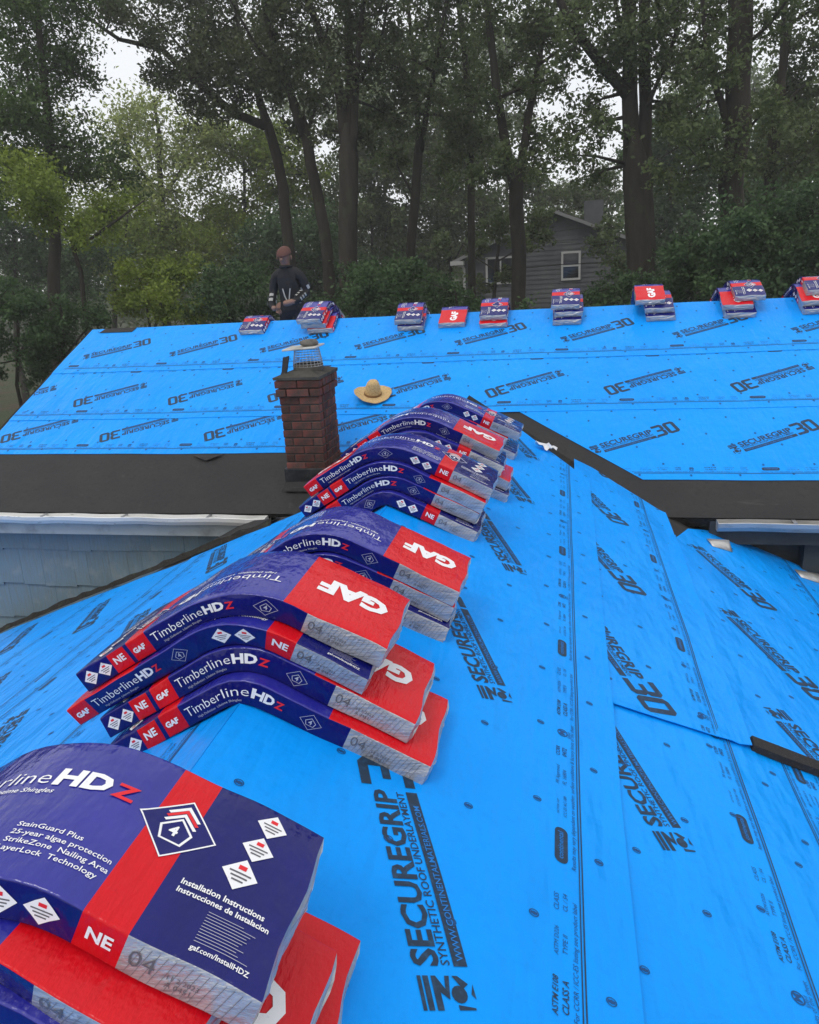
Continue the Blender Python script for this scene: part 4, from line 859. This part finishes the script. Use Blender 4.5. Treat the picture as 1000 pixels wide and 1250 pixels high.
# ------------------------------------------------------------------ trees and shrubs
TREES = [
 ('broadleaf_tree','tall dark green tree at the far left edge of the yard',17,[([(-11.65,-0.5),(-11.11,1.99),(-10.71,4.09),(-10.49,6.04),(-10.26,7.85)],0.2,0.05),([(-10.75,3.92),(-11.2,5.31),(-11.36,6.29)],0.08,0.02)],[(-10.94,6.72,0.88),(-10.25,6.64,0.67),(-11.26,5.88,0.78),(-10.35,5.79,0.69),(-11.03,5.13,0.88),(-11.82,4.53,0.78),(-10.63,4.59,0.78),(-9.94,3.95,0.63),(-11.23,3.88,0.88),(-10.57,3.48,0.78),(-11.94,3.23,0.78),(-9.74,3.42,0.43),(-9.98,7.37,0.98),(-10.91,7.63,0.98)],0,0.8),
 ('broadleaf_tree','young leaning tree with bright yellow-green leaves left of the roof',14,[([(-8.65,-0.41),(-8.63,0.4),(-8.53,1.34),(-8.62,2.03),(-8.92,2.5)],0.07,0.03),([(-8.56,1.73),(-7.95,2.22),(-7.52,2.62)],0.04,0.015),([(-8.92,2.5),(-9.21,2.96),(-9.49,3.27)],0.03,0.01)],[(-9.03,2.95,0.52),(-8.47,2.69,0.52),(-9.52,3.13,0.45),(-8.08,2.44,0.45),(-8.98,2.4,0.42),(-7.91,1.99,0.35),(-9.38,2.61,0.35)],1,0.9),
 ('broadleaf_tree','pale green tree far behind under the wide sky gap',32,[([(-16.89,-2.11),(-16.29,2.46),(-15.81,6.33),(-15.77,7.56)],0.25,0.06),([(-16.03,4.43),(-14.15,6.19),(-13.47,7.05)],0.1,0.03),([(-16.08,4.11),(-17.3,6.45),(-17.69,7.42)],0.1,0.03)],[(-17.25,7.69,0.96),(-15.77,7.56,1.18),(-14.19,7.12,1.11),(-17.49,6.46,1.11),(-15.83,6.17,1.47),(-14.04,5.72,1.4),(-17.03,4.83,1.47),(-14.98,4.52,1.55),(-18.41,4.76,1.29),(-12.98,6.71,0.81)],2,0.6),
 ('broadleaf_tree','tree with long limbs arching left over the pale tree',20,[([(-6.36,-0.82),(-6.26,1.32),(-6.28,3.14),(-6.54,4.68)],0.17,0.13),([(-6.51,4.59),(-7.3,4.94),(-8.09,5.66),(-8.76,6.4),(-9.74,6.64),(-10.73,7.43)],0.12,0.03),([(-6.51,4.59),(-6.86,5.81),(-7.14,6.91),(-7.25,8.11)],0.11,0.04),([(-8.09,5.66),(-8.52,6.52),(-9.15,7.38)],0.05,0.02),([(-7.3,4.94),(-7.92,4.99),(-8.92,5.46)],0.04,0.015)],[(-9.73,7.27,0.64),(-9.0,6.92,0.69),(-8.21,7.02,0.78),(-9.04,6.06,0.51),(-7.35,6.93,0.88),(-7.6,5.98,0.78),(-8.45,6.24,0.6),(-6.68,6.33,0.83),(-8.16,5.24,0.51),(-7.04,5.28,0.64),(-8.95,7.88,0.92),(-7.76,7.83,0.92),(-6.24,5.57,0.64)],3,0.8),
 ('broadleaf_tree','slim dark tree forking low behind the worker',19,[([(-4.93,-0.76),(-4.92,1.25),(-5.06,2.88),(-5.26,4.16)],0.17,0.13),([(-5.26,4.16),(-5.57,5.41),(-5.74,6.51),(-5.81,7.64)],0.12,0.05),([(-5.25,4.07),(-4.93,4.75),(-4.66,5.23),(-4.56,5.89)],0.05,0.02),([(-5.57,5.41),(-6.1,6.05),(-6.4,6.91)],0.05,0.02)],[(-5.76,6.35,0.7),(-5.23,6.62,0.66),(-5.76,5.51,0.61),(-5.04,5.61,0.61),(-5.75,7.32,0.88),(-4.7,7.04,0.74),(-5.67,4.55,0.48),(-4.73,4.73,0.44)],3,0.65),
 ('broadleaf_tree','thick forked tree rising right of the worker',18,[([(-4.31,-0.87),(-4.08,1.58),(-3.92,3.5)],0.24,0.22),([(-3.97,3.33),(-4.1,4.67),(-4.49,5.9),(-4.92,7.09)],0.16,0.07),([(-3.93,3.41),(-3.88,5.13),(-3.93,6.97)],0.15,0.07),([(-3.86,3.49),(-3.53,5.09),(-3.13,6.88)],0.1,0.05),([(-3.56,4.94),(-2.95,5.66),(-2.64,6.38)],0.05,0.02)],[(-4.2,6.1,0.7),(-3.46,6.1,0.62),(-2.92,6.11,0.7),(-4.61,5.67,0.54),(-3.25,5.3,0.58),(-3.93,4.97,0.54),(-2.79,5.34,0.54),(-3.58,6.93,0.91),(-2.7,6.76,0.83),(-3.22,4.43,0.46),(-4.39,4.04,0.37),(-3.64,3.89,0.37)],3,0.55),
 ('broadleaf_tree','narrow tree with two thin stems near the middle of the wood',21,[([(-3.4,-1.26),(-3.17,1.56),(-2.84,3.94)],0.14,0.12),([(-2.86,3.85),(-2.9,5.63),(-3.08,7.76)],0.09,0.04),([(-2.82,3.84),(-2.28,5.48),(-1.64,7.6)],0.09,0.04),([(-3.05,2.78),(-3.55,3.61),(-3.76,4.4)],0.04,0.02)],[(-2.73,6.77,0.77),(-1.91,6.77,0.68),(-3.09,5.83,0.68),(-2.26,5.84,0.63),(-2.62,4.87,0.63),(-3.49,4.57,0.58),(-3.76,3.82,0.63),(-2.0,4.63,0.53),(-2.48,7.61,0.97),(-1.59,7.42,0.73)],4,0.58),
 ('broadleaf_tree','thin straight tree in front of the left end of the grey house',23,[([(-1.83,-2.05),(-1.79,0.36),(-1.76,3.68),(-1.75,5.32),(-1.84,6.71),(-2.02,8.42)],0.15,0.06),([(-1.75,4.71),(-1.34,5.68),(-1.1,6.25)],0.05,0.02),([(-1.75,3.89),(-2.28,4.55),(-2.5,4.98)],0.04,0.02)],[(-1.88,6.32,0.69),(-1.57,5.41,0.69),(-2.36,5.58,0.64),(-1.41,7.04,0.69),(-2.06,4.33,0.64),(-1.38,4.17,0.58),(-2.32,3.51,0.58),(-1.6,8.0,0.95)],4,0.58),
 ('broadleaf_tree','tall tree with a wide V fork before the grey house',20,[([(-0.28,-1.68),(-0.29,0.79),(-0.33,2.8)],0.2,0.18),([(-0.35,2.71),(-0.59,3.91),(-0.78,5.4),(-0.96,7.38)],0.14,0.07),([(-0.29,2.7),(-0.01,4.3),(0.24,5.47),(0.5,7.21)],0.12,0.05),([(0.21,5.3),(0.84,5.57),(1.29,5.69)],0.04,0.02)],[(-0.83,6.4,0.6),(-0.09,6.32,0.69),(-0.47,5.54,0.51),(0.28,5.71,0.6),(0.83,5.98,0.64),(-0.1,4.82,0.51),(-0.87,4.55,0.46),(0.38,4.78,0.51),(0.18,3.93,0.46),(-0.6,3.28,0.51),(0.08,3.13,0.46),(-1.11,2.95,0.46),(-0.26,7.06,1.01),(1.01,6.76,0.83)],4,0.56),
 ('broadleaf_tree','massive twin-stemmed tree right of the grey house',18,[([(2.6,-1.11),(2.49,0.68),(2.38,2.52)],0.34,0.31),([(2.27,2.36),(2.14,4.25),(2.08,6.42)],0.2,0.13),([(2.54,2.34),(2.49,4.07),(2.42,6.38)],0.16,0.11),([(2.11,4.18),(1.59,4.68),(1.0,5.33),(0.53,6.1)],0.14,0.06),([(2.16,4.55),(1.98,5.15),(1.71,6.18)],0.07,0.03),([(2.51,3.91),(2.87,4.77),(3.06,5.75)],0.05,0.02)],[(1.32,5.59,0.62),(1.81,5.46,0.58),(2.15,4.99,0.54),(2.62,5.16,0.58),(2.83,5.57,0.62),(1.67,4.59,0.46),(1.01,4.88,0.5),(1.35,4.17,0.46),(2.81,4.49,0.5),(2.99,3.95,0.5),(1.79,6.24,0.83),(2.88,6.19,0.83),(1.02,3.58,0.5),(1.62,3.45,0.41),(0.86,3.04,0.46),(1.46,2.75,0.41)],4,0.56),
 ('broadleaf_tree','large bare-trunked tree second from the right edge',17,[([(4.28,-1.05),(4.19,0.76),(4.11,2.6),(4.08,4.03),(4.01,6.02)],0.27,0.22),([(3.96,3.26),(3.65,3.93),(3.39,4.64),(3.25,5.59)],0.08,0.03),([(4.08,4.57),(4.42,4.8),(4.67,5.17)],0.05,0.02),([(4.06,2.9),(4.46,3.43),(4.74,3.62)],0.04,0.015)],[(3.27,4.79,0.47),(3.54,5.1,0.51),(3.23,4.18,0.47),(3.61,4.07,0.39),(3.19,3.55,0.43),(3.53,3.01,0.47),(4.41,4.87,0.43),(3.93,2.61,0.43),(3.0,2.91,0.47),(4.48,3.29,0.43),(3.64,5.74,0.67),(4.49,5.58,0.67),(3.1,2.45,0.47)],4,0.56),
 ('broadleaf_tree','leaning forked tree at the right edge of the wood',21,[([(5.89,-1.58),(5.76,1.03),(5.73,3.07),(5.76,4.29)],0.17,0.14),([(5.76,4.26),(5.72,5.3),(5.62,6.92)],0.1,0.06),([(5.76,4.26),(5.91,5.28),(6.1,6.86)],0.09,0.05),([(5.75,3.77),(6.17,4.42),(6.58,4.72)],0.05,0.02)],[(6.06,5.51,0.58),(6.39,4.82,0.63),(5.9,4.45,0.58),(6.38,4.15,0.63),(5.7,3.78,0.58),(6.27,3.47,0.68),(6.37,5.89,0.58),(6.7,5.2,0.73),(5.49,3.09,0.58),(6.16,2.77,0.68),(6.76,2.99,0.68),(6.21,6.61,0.87)],4,0.65),
 ('broadleaf_tree','low spreading tree with dense leaves behind the right ridge stacks',15,[([(4.48,-1.27),(4.43,-0.37),(4.33,0.49),(4.21,1.05)],0.12,0.07),([(4.33,0.49),(3.74,0.94),(3.18,1.12)],0.05,0.02),([(4.33,0.49),(4.82,1.02),(5.19,1.27)],0.05,0.02)],[(3.11,1.12,0.41),(3.58,1.23,0.48),(4.05,1.36,0.48),(4.52,1.42,0.52),(4.97,1.52,0.52),(2.84,0.88,0.28),(3.34,0.76,0.45),(3.89,0.82,0.52),(4.43,0.9,0.55),(5.03,0.94,0.59),(3.64,0.39,0.45),(4.27,0.35,0.52),(4.88,0.39,0.52),(5.34,1.12,0.52),(5.41,0.44,0.52)],5,1.25),
 ('broadleaf_tree','leafy understory tree screening the left half of the grey house',25,[([(-1.47,-2.61),(-1.37,-0.5),(-1.24,1.0),(-1.12,1.72)],0.09,0.04),([(-1.24,1.0),(-0.36,1.44),(0.14,1.76)],0.03,0.01),([(-1.24,0.75),(-2.17,1.3),(-2.54,1.81)],0.03,0.01)],[(-1.37,1.98,0.46),(-0.36,1.39,0.32),(-0.94,0.61,0.29),(0.27,1.64,0.26),(0.14,2.31,0.35),(-0.61,1.64,0.4),(0.02,1.89,0.4),(-1.77,1.52,0.35),(-1.8,0.41,0.35),(-3.21,1.61,0.46),(-0.86,2.07,0.4),(-0.11,2.25,0.4),(2.0,1.3,0.4),(2.5,0.79,0.4),(2.23,1.87,0.35)],4,0.75),
 ('broadleaf_tree','hazy mid-green tree behind the arching limbs',34,[([(-13.96,-2.45),(-13.47,1.25),(-12.86,6.66)],0.16,0.05),([(-13.51,1.25),(-12.58,2.61),(-12.14,3.62)],0.05,0.02),([(-13.46,1.6),(-13.97,2.87),(-14.14,3.92)],0.05,0.02)],[(-11.62,6.55,1.02),(-10.58,5.82,1.02),(-9.93,4.96,1.02),(-13.17,6.36,1.17),(-12.12,5.62,1.17),(-14.71,3.79,1.33),(-13.1,4.02,1.41),(-11.52,4.25,1.02),(-14.57,2.02,1.33),(-12.59,1.91,1.41)],1,1.15),
 ('broadleaf_tree','broad shaded tree behind the thick forked trunk',36,[([(-8.24,-2.88),(-7.96,0.91),(-7.61,7.14)],0.16,0.05),([(-8.0,0.92),(-7.15,2.32),(-6.78,3.35)],0.05,0.02),([(-7.98,1.28),(-8.55,2.58),(-8.77,3.66)],0.05,0.02)],[(-8.06,7.18,1.08),(-6.78,6.74,1.16),(-7.78,5.99,1.16),(-6.3,5.54,1.16),(-9.35,5.61,0.99),(-8.22,5.18,1.24),(-6.91,4.74,1.33),(-7.78,3.42,1.41),(-6.45,2.98,1.33),(-8.84,2.42,1.24),(-7.32,1.61,1.41),(-9.9,3.92,1.08),(-10.47,2.16,1.24)],4,1.15),
 ('broadleaf_tree','shaded background tree left of the grey house',38,[([(-4.71,-3.24),(-4.55,0.69),(-4.42,6.82)],0.16,0.05),([(-4.59,0.7),(-3.78,2.15),(-3.43,3.23)],0.05,0.02),([(-4.57,1.07),(-5.2,2.42),(-5.47,3.55)],0.05,0.02)],[(-5.07,6.87,1.14),(-4.14,6.11,1.14),(-5.5,6.05,1.14),(-3.02,5.33,1.05),(-2.24,6.3,0.96),(-5.54,5.17,1.23),(-4.4,4.37,1.31),(-5.25,2.98,1.4),(-6.52,1.94,1.31),(-4.27,2.74,1.23),(-5.14,1.11,1.31),(-2.88,3.55,1.05)],4,1.15),
 ('broadleaf_tree','tree crown showing above the grey house roof',42,[([(-0.33,-3.87),(-0.32,0.39),(-0.44,4.97)],0.16,0.05),([(-0.37,0.4),(0.43,1.97),(0.76,3.14)],0.05,0.02),([(-0.37,0.81),(-1.08,2.27),(-1.41,3.48)],0.05,0.02)],[(-2.83,4.17,1.16),(-1.14,5.02,1.16),(-0.32,4.0,1.16),(1.32,4.07,1.06),(-2.43,2.76,1.26),(2.93,4.34,1.06),(2.55,3.41,1.16),(-4.19,1.85,1.06)],4,1.15),
 ('broadleaf_tree','dark background tree between the two big right trunks',34,[([(5.42,-3.11),(5.25,0.24),(4.87,5.77)],0.16,0.05),([(5.21,0.24),(5.76,1.48),(5.95,2.4)],0.05,0.02),([(5.2,0.56),(4.59,1.71),(4.3,2.67)],0.05,0.02)],[(4.08,4.66,0.86),(5.88,5.68,0.86),(4.67,5.5,0.94),(5.45,5.14,1.02),(5.05,3.99,1.1),(6.03,3.16,1.1),(4.48,2.81,1.1),(5.63,1.96,1.1),(6.28,4.19,0.94),(4.54,1.56,1.02)],5,1.15),
 ('broadleaf_tree','dark background tree filling the right corner of the wood',32,[([(9.14,-3.0),(8.86,0.08),(8.36,4.64)],0.16,0.05),([(8.83,0.08),(9.27,1.23),(9.41,2.08)],0.05,0.02),([(8.8,0.38),(8.22,1.44),(7.91,2.32)],0.05,0.02)],[(7.81,3.87,0.96),(8.84,3.37,1.11),(9.7,3.03,1.11),(8.36,2.43,1.11),(7.48,2.77,0.96),(9.52,2.07,1.11),(8.58,4.62,0.88),(9.82,4.52,0.96)],5,1.15),
 ('broadleaf_tree','dark green understory tree behind the worker',30,[([(-10.06,-2.11),(-9.7,1.12),(-9.62,2.8)],0.16,0.05),([(-9.73,1.12),(-8.96,2.31),(-8.6,3.18)],0.05,0.02),([(-9.7,1.43),(-10.16,2.53),(-10.32,3.45)],0.05,0.02)],[(-10.59,2.41,0.97),(-9.35,2.78,0.97),(-10.01,1.45,1.04),(-8.65,1.37,0.97),(-11.44,1.21,0.97),(-7.66,1.01,0.97),(-8.19,2.56,0.83),(-9.08,0.46,1.04)],5,1.15),
 ('broadleaf_tree','grey-green tree behind the young leaning tree',30,[([(-18.3,-1.82),(-17.63,1.54),(-17.32,3.61)],0.16,0.05),([(-17.66,1.55),(-16.7,2.78),(-16.23,3.69)],0.05,0.02),([(-17.6,1.87),(-18.01,3.02),(-18.11,3.98)],0.05,0.02)],[(-17.98,3.5,1.04),(-16.48,3.56,1.11),(-17.5,2.19,1.11),(-15.95,2.42,1.11),(-18.7,1.93,0.97),(-14.57,2.96,1.04),(-14.97,1.72,1.11),(-13.78,2.29,1.04)],1,1.15),
 ('broadleaf_tree','deeply shaded tree behind the far left trunk',26,[([(-19.96,-1.29),(-19.2,1.7),(-18.94,3.12)],0.16,0.05),([(-19.23,1.7),(-18.3,2.8),(-17.83,3.61)],0.05,0.02),([(-19.16,1.99),(-19.49,3.01),(-19.54,3.86)],0.05,0.02)],[(-19.18,3.14,0.96),(-18.07,2.78,0.96),(-19.2,1.7,1.02),(-17.83,1.63,0.96),(-16.86,2.15,0.84),(-16.95,1.0,0.9)],5,1.15),
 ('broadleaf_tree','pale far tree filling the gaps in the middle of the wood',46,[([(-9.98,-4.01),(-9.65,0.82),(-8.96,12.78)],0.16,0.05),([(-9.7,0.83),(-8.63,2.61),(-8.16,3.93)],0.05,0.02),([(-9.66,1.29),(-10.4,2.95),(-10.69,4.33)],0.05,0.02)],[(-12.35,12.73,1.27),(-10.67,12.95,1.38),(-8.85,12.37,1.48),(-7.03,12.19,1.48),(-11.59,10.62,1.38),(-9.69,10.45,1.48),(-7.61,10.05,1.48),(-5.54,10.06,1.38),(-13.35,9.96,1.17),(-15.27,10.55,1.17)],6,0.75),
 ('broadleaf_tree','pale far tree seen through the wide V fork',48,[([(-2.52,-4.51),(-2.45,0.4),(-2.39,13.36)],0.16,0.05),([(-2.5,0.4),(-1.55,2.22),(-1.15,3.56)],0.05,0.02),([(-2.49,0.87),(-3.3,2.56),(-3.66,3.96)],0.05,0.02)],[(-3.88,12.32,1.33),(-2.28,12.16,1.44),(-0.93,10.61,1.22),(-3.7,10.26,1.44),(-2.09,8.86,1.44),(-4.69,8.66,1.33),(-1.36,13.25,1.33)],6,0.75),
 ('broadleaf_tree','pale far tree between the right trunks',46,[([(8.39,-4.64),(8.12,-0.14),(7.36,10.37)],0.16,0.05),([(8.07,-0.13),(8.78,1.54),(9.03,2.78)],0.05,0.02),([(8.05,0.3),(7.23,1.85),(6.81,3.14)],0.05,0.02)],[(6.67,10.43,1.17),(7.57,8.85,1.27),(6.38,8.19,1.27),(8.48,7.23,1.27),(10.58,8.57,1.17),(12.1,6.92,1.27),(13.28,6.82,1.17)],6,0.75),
 ('shrub','dark shrub at the far left beyond the roof edge',13,[([(-9.73,-0.73),(-9.4,0.36),(-9.37,0.96)],0.05,0.02),([(-9.61,-0.25),(-9.04,0.57)],0.03,0.01),([(-9.61,-0.25),(-9.71,0.6)],0.03,0.01)],[(-9.69,0.83,0.39),(-9.14,0.88,0.39),(-9.67,0.22,0.42),(-9.01,0.35,0.39),(-10.01,-0.4,0.42),(-9.34,-0.26,0.36)],5,1.2),
 ('shrub','dark leafy shrub tight against the left roof edge',13,[([(-8.73,-0.76),(-8.43,0.32),(-8.42,0.92)],0.05,0.02),([(-8.62,-0.29),(-8.09,0.53)],0.03,0.01),([(-8.62,-0.29),(-8.74,0.56)],0.03,0.01)],[(-8.49,0.7,0.36),(-8.09,0.53,0.33),(-8.82,0.03,0.39),(-8.31,0.32,0.3),(-9.12,-0.51,0.33)],5,1.2),
 ('shrub','bright green bush behind the left end of the ridge',14,[([(-7.49,-0.95),(-7.23,0.19),(-7.24,0.81)],0.05,0.02),([(-7.4,-0.45),(-6.89,0.41)],0.03,0.01),([(-7.4,-0.45),(-7.56,0.44)],0.03,0.01)],[(-7.73,0.68,0.39),(-7.08,0.81,0.45),(-6.58,0.71,0.42),(-7.38,1.13,0.39),(-6.76,1.17,0.39),(-6.18,0.46,0.32)],1,1.2),
 ('shrub','mixed bush just left of the worker',15,[([(-6.17,-1.15),(-5.94,0.05),(-5.98,0.71)],0.05,0.02),([(-6.09,-0.63),(-5.6,0.28)],0.03,0.01),([(-6.09,-0.63),(-6.29,0.31)],0.03,0.01)],[(-6.39,0.48,0.41),(-5.84,0.54,0.41),(-5.42,0.27,0.38),(-6.05,0.95,0.38),(-5.51,0.92,0.38)],5,1.2),
 ('shrub','dark bush right of the worker behind the ridge',16,[([(-3.17,-1.38),(-3.02,-0.16),(-3.1,0.52)],0.05,0.02),([(-3.13,-0.85),(-2.7,0.08)],0.03,0.01),([(-3.13,-0.85),(-3.38,0.11)],0.03,0.01)],[(-4.15,0.14,0.37),(-3.58,0.37,0.44),(-3.04,0.43,0.48),(-2.42,0.32,0.44),(-3.37,0.78,0.41),(-2.74,0.83,0.44)],5,1.2),
 ('shrub','dark bush left of the house downspout',17,[([(-1.49,-1.59),(-1.39,-0.31),(-1.49,0.39)],0.05,0.02),([(-1.47,-1.03),(-1.07,-0.06)],0.03,0.01),([(-1.47,-1.03),(-1.77,-0.03)],0.03,0.01)],[(-2.15,0.51,0.43),(-1.7,0.32,0.43),(-1.99,-0.02,0.43),(-1.25,-0.05,0.35),(-2.4,0.87,0.39)],5,1.2),
 ('shrub','low dark bush right of the white window',18,[([(1.46,-1.83),(1.49,-0.52),(1.35,0.21)],0.05,0.02),([(1.45,-1.26),(1.8,-0.26)],0.03,0.01),([(1.45,-1.26),(1.11,-0.23)],0.03,0.01)],[(-0.04,-0.18,0.33),(1.43,0.03,0.37),(1.87,0.18,0.46),(2.31,0.34,0.46),(1.8,-0.26,0.41),(2.24,-0.19,0.46),(2.85,0.05,0.46),(2.65,0.58,0.37)],5,1.2),
 ('shrub','low dark bush under the spreading tree',16,[([(3.5,-1.56),(3.47,-0.42),(3.33,0.21)],0.05,0.02),([(3.47,-1.06),(3.72,-0.2)],0.03,0.01),([(3.47,-1.06),(3.13,-0.17)],0.03,0.01)],[(3.08,0.3,0.41),(3.54,0.12,0.41),(3.33,-0.18,0.37),(4.23,-0.06,0.37),(2.63,-0.07,0.37)],5,1.2),
]

def leaf_cloud(name, centers, parent, m_, size, rng):
    """centers (n,3): one folded leaf at each"""
    n = len(centers)
    nor = rng.normal(size=(n, 3)); nor[:, 2] = np.abs(nor[:, 2]) * .9 + .25; nor /= np.linalg.norm(nor, axis=1)[:, None]
    t = rng.normal(size=(n, 3)); t -= nor * (t * nor).sum(1)[:, None]; t /= np.linalg.norm(t, axis=1)[:, None]; b = np.cross(nor, t)
    s = size * rng.uniform(.6, 1.35, n)[:, None]
    V = np.empty((n, 4, 3)); V[:, 0] = centers - t * s * .55; V[:, 1] = centers + b * s * .30 + nor * s * .06; V[:, 2] = centers + t * s * .55 - nor * s * .1; V[:, 3] = centers - b * s * .30 + nor * s * .06
    me = bpy.data.meshes.new(name); me.vertices.add(4 * n); me.vertices.foreach_set('co', V.ravel())
    me.loops.add(4 * n); me.loops.foreach_set('vertex_index', np.arange(4 * n)); me.polygons.add(n)
    me.polygons.foreach_set('loop_start', np.arange(n) * 4); me.polygons.foreach_set('loop_total', np.full(n, 4)); me.materials.append(m_); me.update(calc_edges=True)
    return link(name, me, parent)
LEAF_K = 1600
for ti, (kind, label, Y, trunks, clumps, pal, dens) in enumerate(TREES):
    rng = np.random.default_rng(50 + ti)
    bx0 = trunks[0][0][0][0]; base = empty(kind, (bx0, Y, GZ)); tag(base, label, 'tree' if kind == 'broadleaf_tree' else 'shrub', 'trees behind the house' if kind == 'broadleaf_tree' else 'shrubs behind the house')
    parts = []; nodes = []
    for k, (pts, r0, r1) in enumerate(trunks):
        P_ = [Vector((x, Y, z)) for x, z in pts]
        if k == 0: P_ = [Vector((P_[0].x, Y, GZ - .2))] + [q for q in P_ if q.z > GZ]
        # depth for the limbs
        dy = 0 if k == 0 else rng.uniform(-1.2, 1.2)
        # subdivide with wiggle
        Q = []; m_ = len(P_)
        for i in range(m_ - 1):
            ns = 4
            for j in range(ns):
                t = j / ns; q = P_[i].lerp(P_[i + 1], t); Q.append(q)
        Q.append(P_[-1]); Ln = len(Q)
        for i, q in enumerate(Q):
            t = i / (Ln - 1); q.y += dy * t; amp = (r0 * .35)
            if 0 < i: q.x += amp * noise.noise(Vector((i * .4, ti * 3.1, k * 1.7))); q.y += amp * noise.noise(Vector((i * .4, ti * 3.1 + 50, k * 1.7)))
        rad = [max(.008, (r0 + (r1 - r0) * (i / (Ln - 1)) ** .9) * (1 + .06 * noise.noise(Vector((i * .8, ti, k))))) for i in range(Ln)]
        if k == 0:
            rad[0] *= 1.5; e_ = (Q[-1] - Q[-2]).normalized()
            for q_, f_ in ((.25, .75), (.55, .35)): Q.append(Q[Ln - 1] + e_ * q_ * min(1.6, r0 * 5)); rad.append(rad[Ln - 1] * f_)
        parts.append(tube([tuple(q - Vector((bx0, Y, GZ))) for q in Q], rad, 9 if r0 > .1 else 6)); nodes += [(q, rad[i]) for i, q in enumerate(Q[:Ln]) if k > 0 or i > Ln * .5]
    cen = []; sz = .094 * (Y / 18) * (1.0 if Y < 28 else .92)
    for (cx, cz, cr) in clumps:
        cy = Y + rng.uniform(-1.3, 1.3) * (1 if Y > 16 else .6); c_ = Vector((cx, cy, cz))
        q, r_ = min(nodes, key=lambda a: (a[0] - c_).length + (1.2 if a[0].z > cz + .3 else 0))
        mid = q.lerp(c_, .55) + Vector((rng.uniform(-.15, .15), rng.uniform(-.15, .15), .12)) * cr
        o_ = Vector((bx0, Y, GZ)); parts.append(tube([tuple(q - o_), tuple(mid - o_), tuple(c_ - o_)], [min(r_ * .6, .05), min(r_ * .4, .028), .008], 5))
        # twigs and leaf tufts
        nt_ = 15
        tuft = np.array([cx, cy, cz]) + rng.normal(size=(nt_, 3)) * np.array([.52, .75, .42]) * cr
        for tf in tuft[:6]: parts.append(tube([tuple(c_ - o_), tuple(Vector(tf) - o_)], [.012 * Y / 18, .005], 4))
        n_ = int(LEAF_K * dens * (cr / (30 * Y / 912)) ** 1.6)
        w_ = rng.integers(0, nt_, n_); sp = rng.uniform(.18, .34, nt_)[w_][:, None] * cr
        cen.append(tuft[w_] + rng.normal(size=(n_, 3)) * np.array([1, 1, .8]) * sp)
    v, f = merge(parts); mesh('trunk', v, f, M['bark'], base, None, True)
    leaf_cloud('crown' if kind == 'broadleaf_tree' else 'foliage', np.concatenate(cen) - np.array([bx0, Y, GZ]), base, M['leaf%d' % pal], sz, rng)
# thin scattering volume, added to veil and lift the dark trees
hz = box('veil', -60, 40, -6, 70, GZ - 1, 20, M['grass']); hz.data.materials.clear()
hm = bpy.data.materials.new('veil_scatter'); hm.use_nodes = True; hm.node_tree.nodes.clear()
pv = hm.node_tree.nodes.new('ShaderNodeVolumePrincipled'); pv.inputs['Color'].default_value = (.92, .94, .95, 1); pv.inputs['Density'].default_value = .0023; pv.inputs['Anisotropy'].default_value = .3
ho = hm.node_tree.nodes.new('ShaderNodeOutputMaterial'); hm.node_tree.links.new(pv.outputs[0], ho.inputs['Volume']); hz.data.materials.append(hm); tag(hz, 'thin added veil lifting the darks among the trees', 'veil', kind='stuff')
# the far edge of the wood, one mass
rng = np.random.default_rng(5); N = 46000
X = rng.uniform(-52, 30, N); Yd = rng.uniform(50, 66, N)
top_ = 3.2 + 1.6 * np.sin(X * .31) + 1.1 * np.sin(X * .83 + 1) + np.where(X < -12, 1.6, 0)
Zd = GZ + (top_ - GZ) * rng.uniform(0, 1, N) ** .75 + rng.normal(size=N) * .5
fw = leaf_cloud('distant_wood', np.stack([X, Yd, Zd], 1), None, M['leaf4'], .42, rng); tag(fw, 'far dark edge of the wood seen between the trunks', 'wood', kind='stuff')
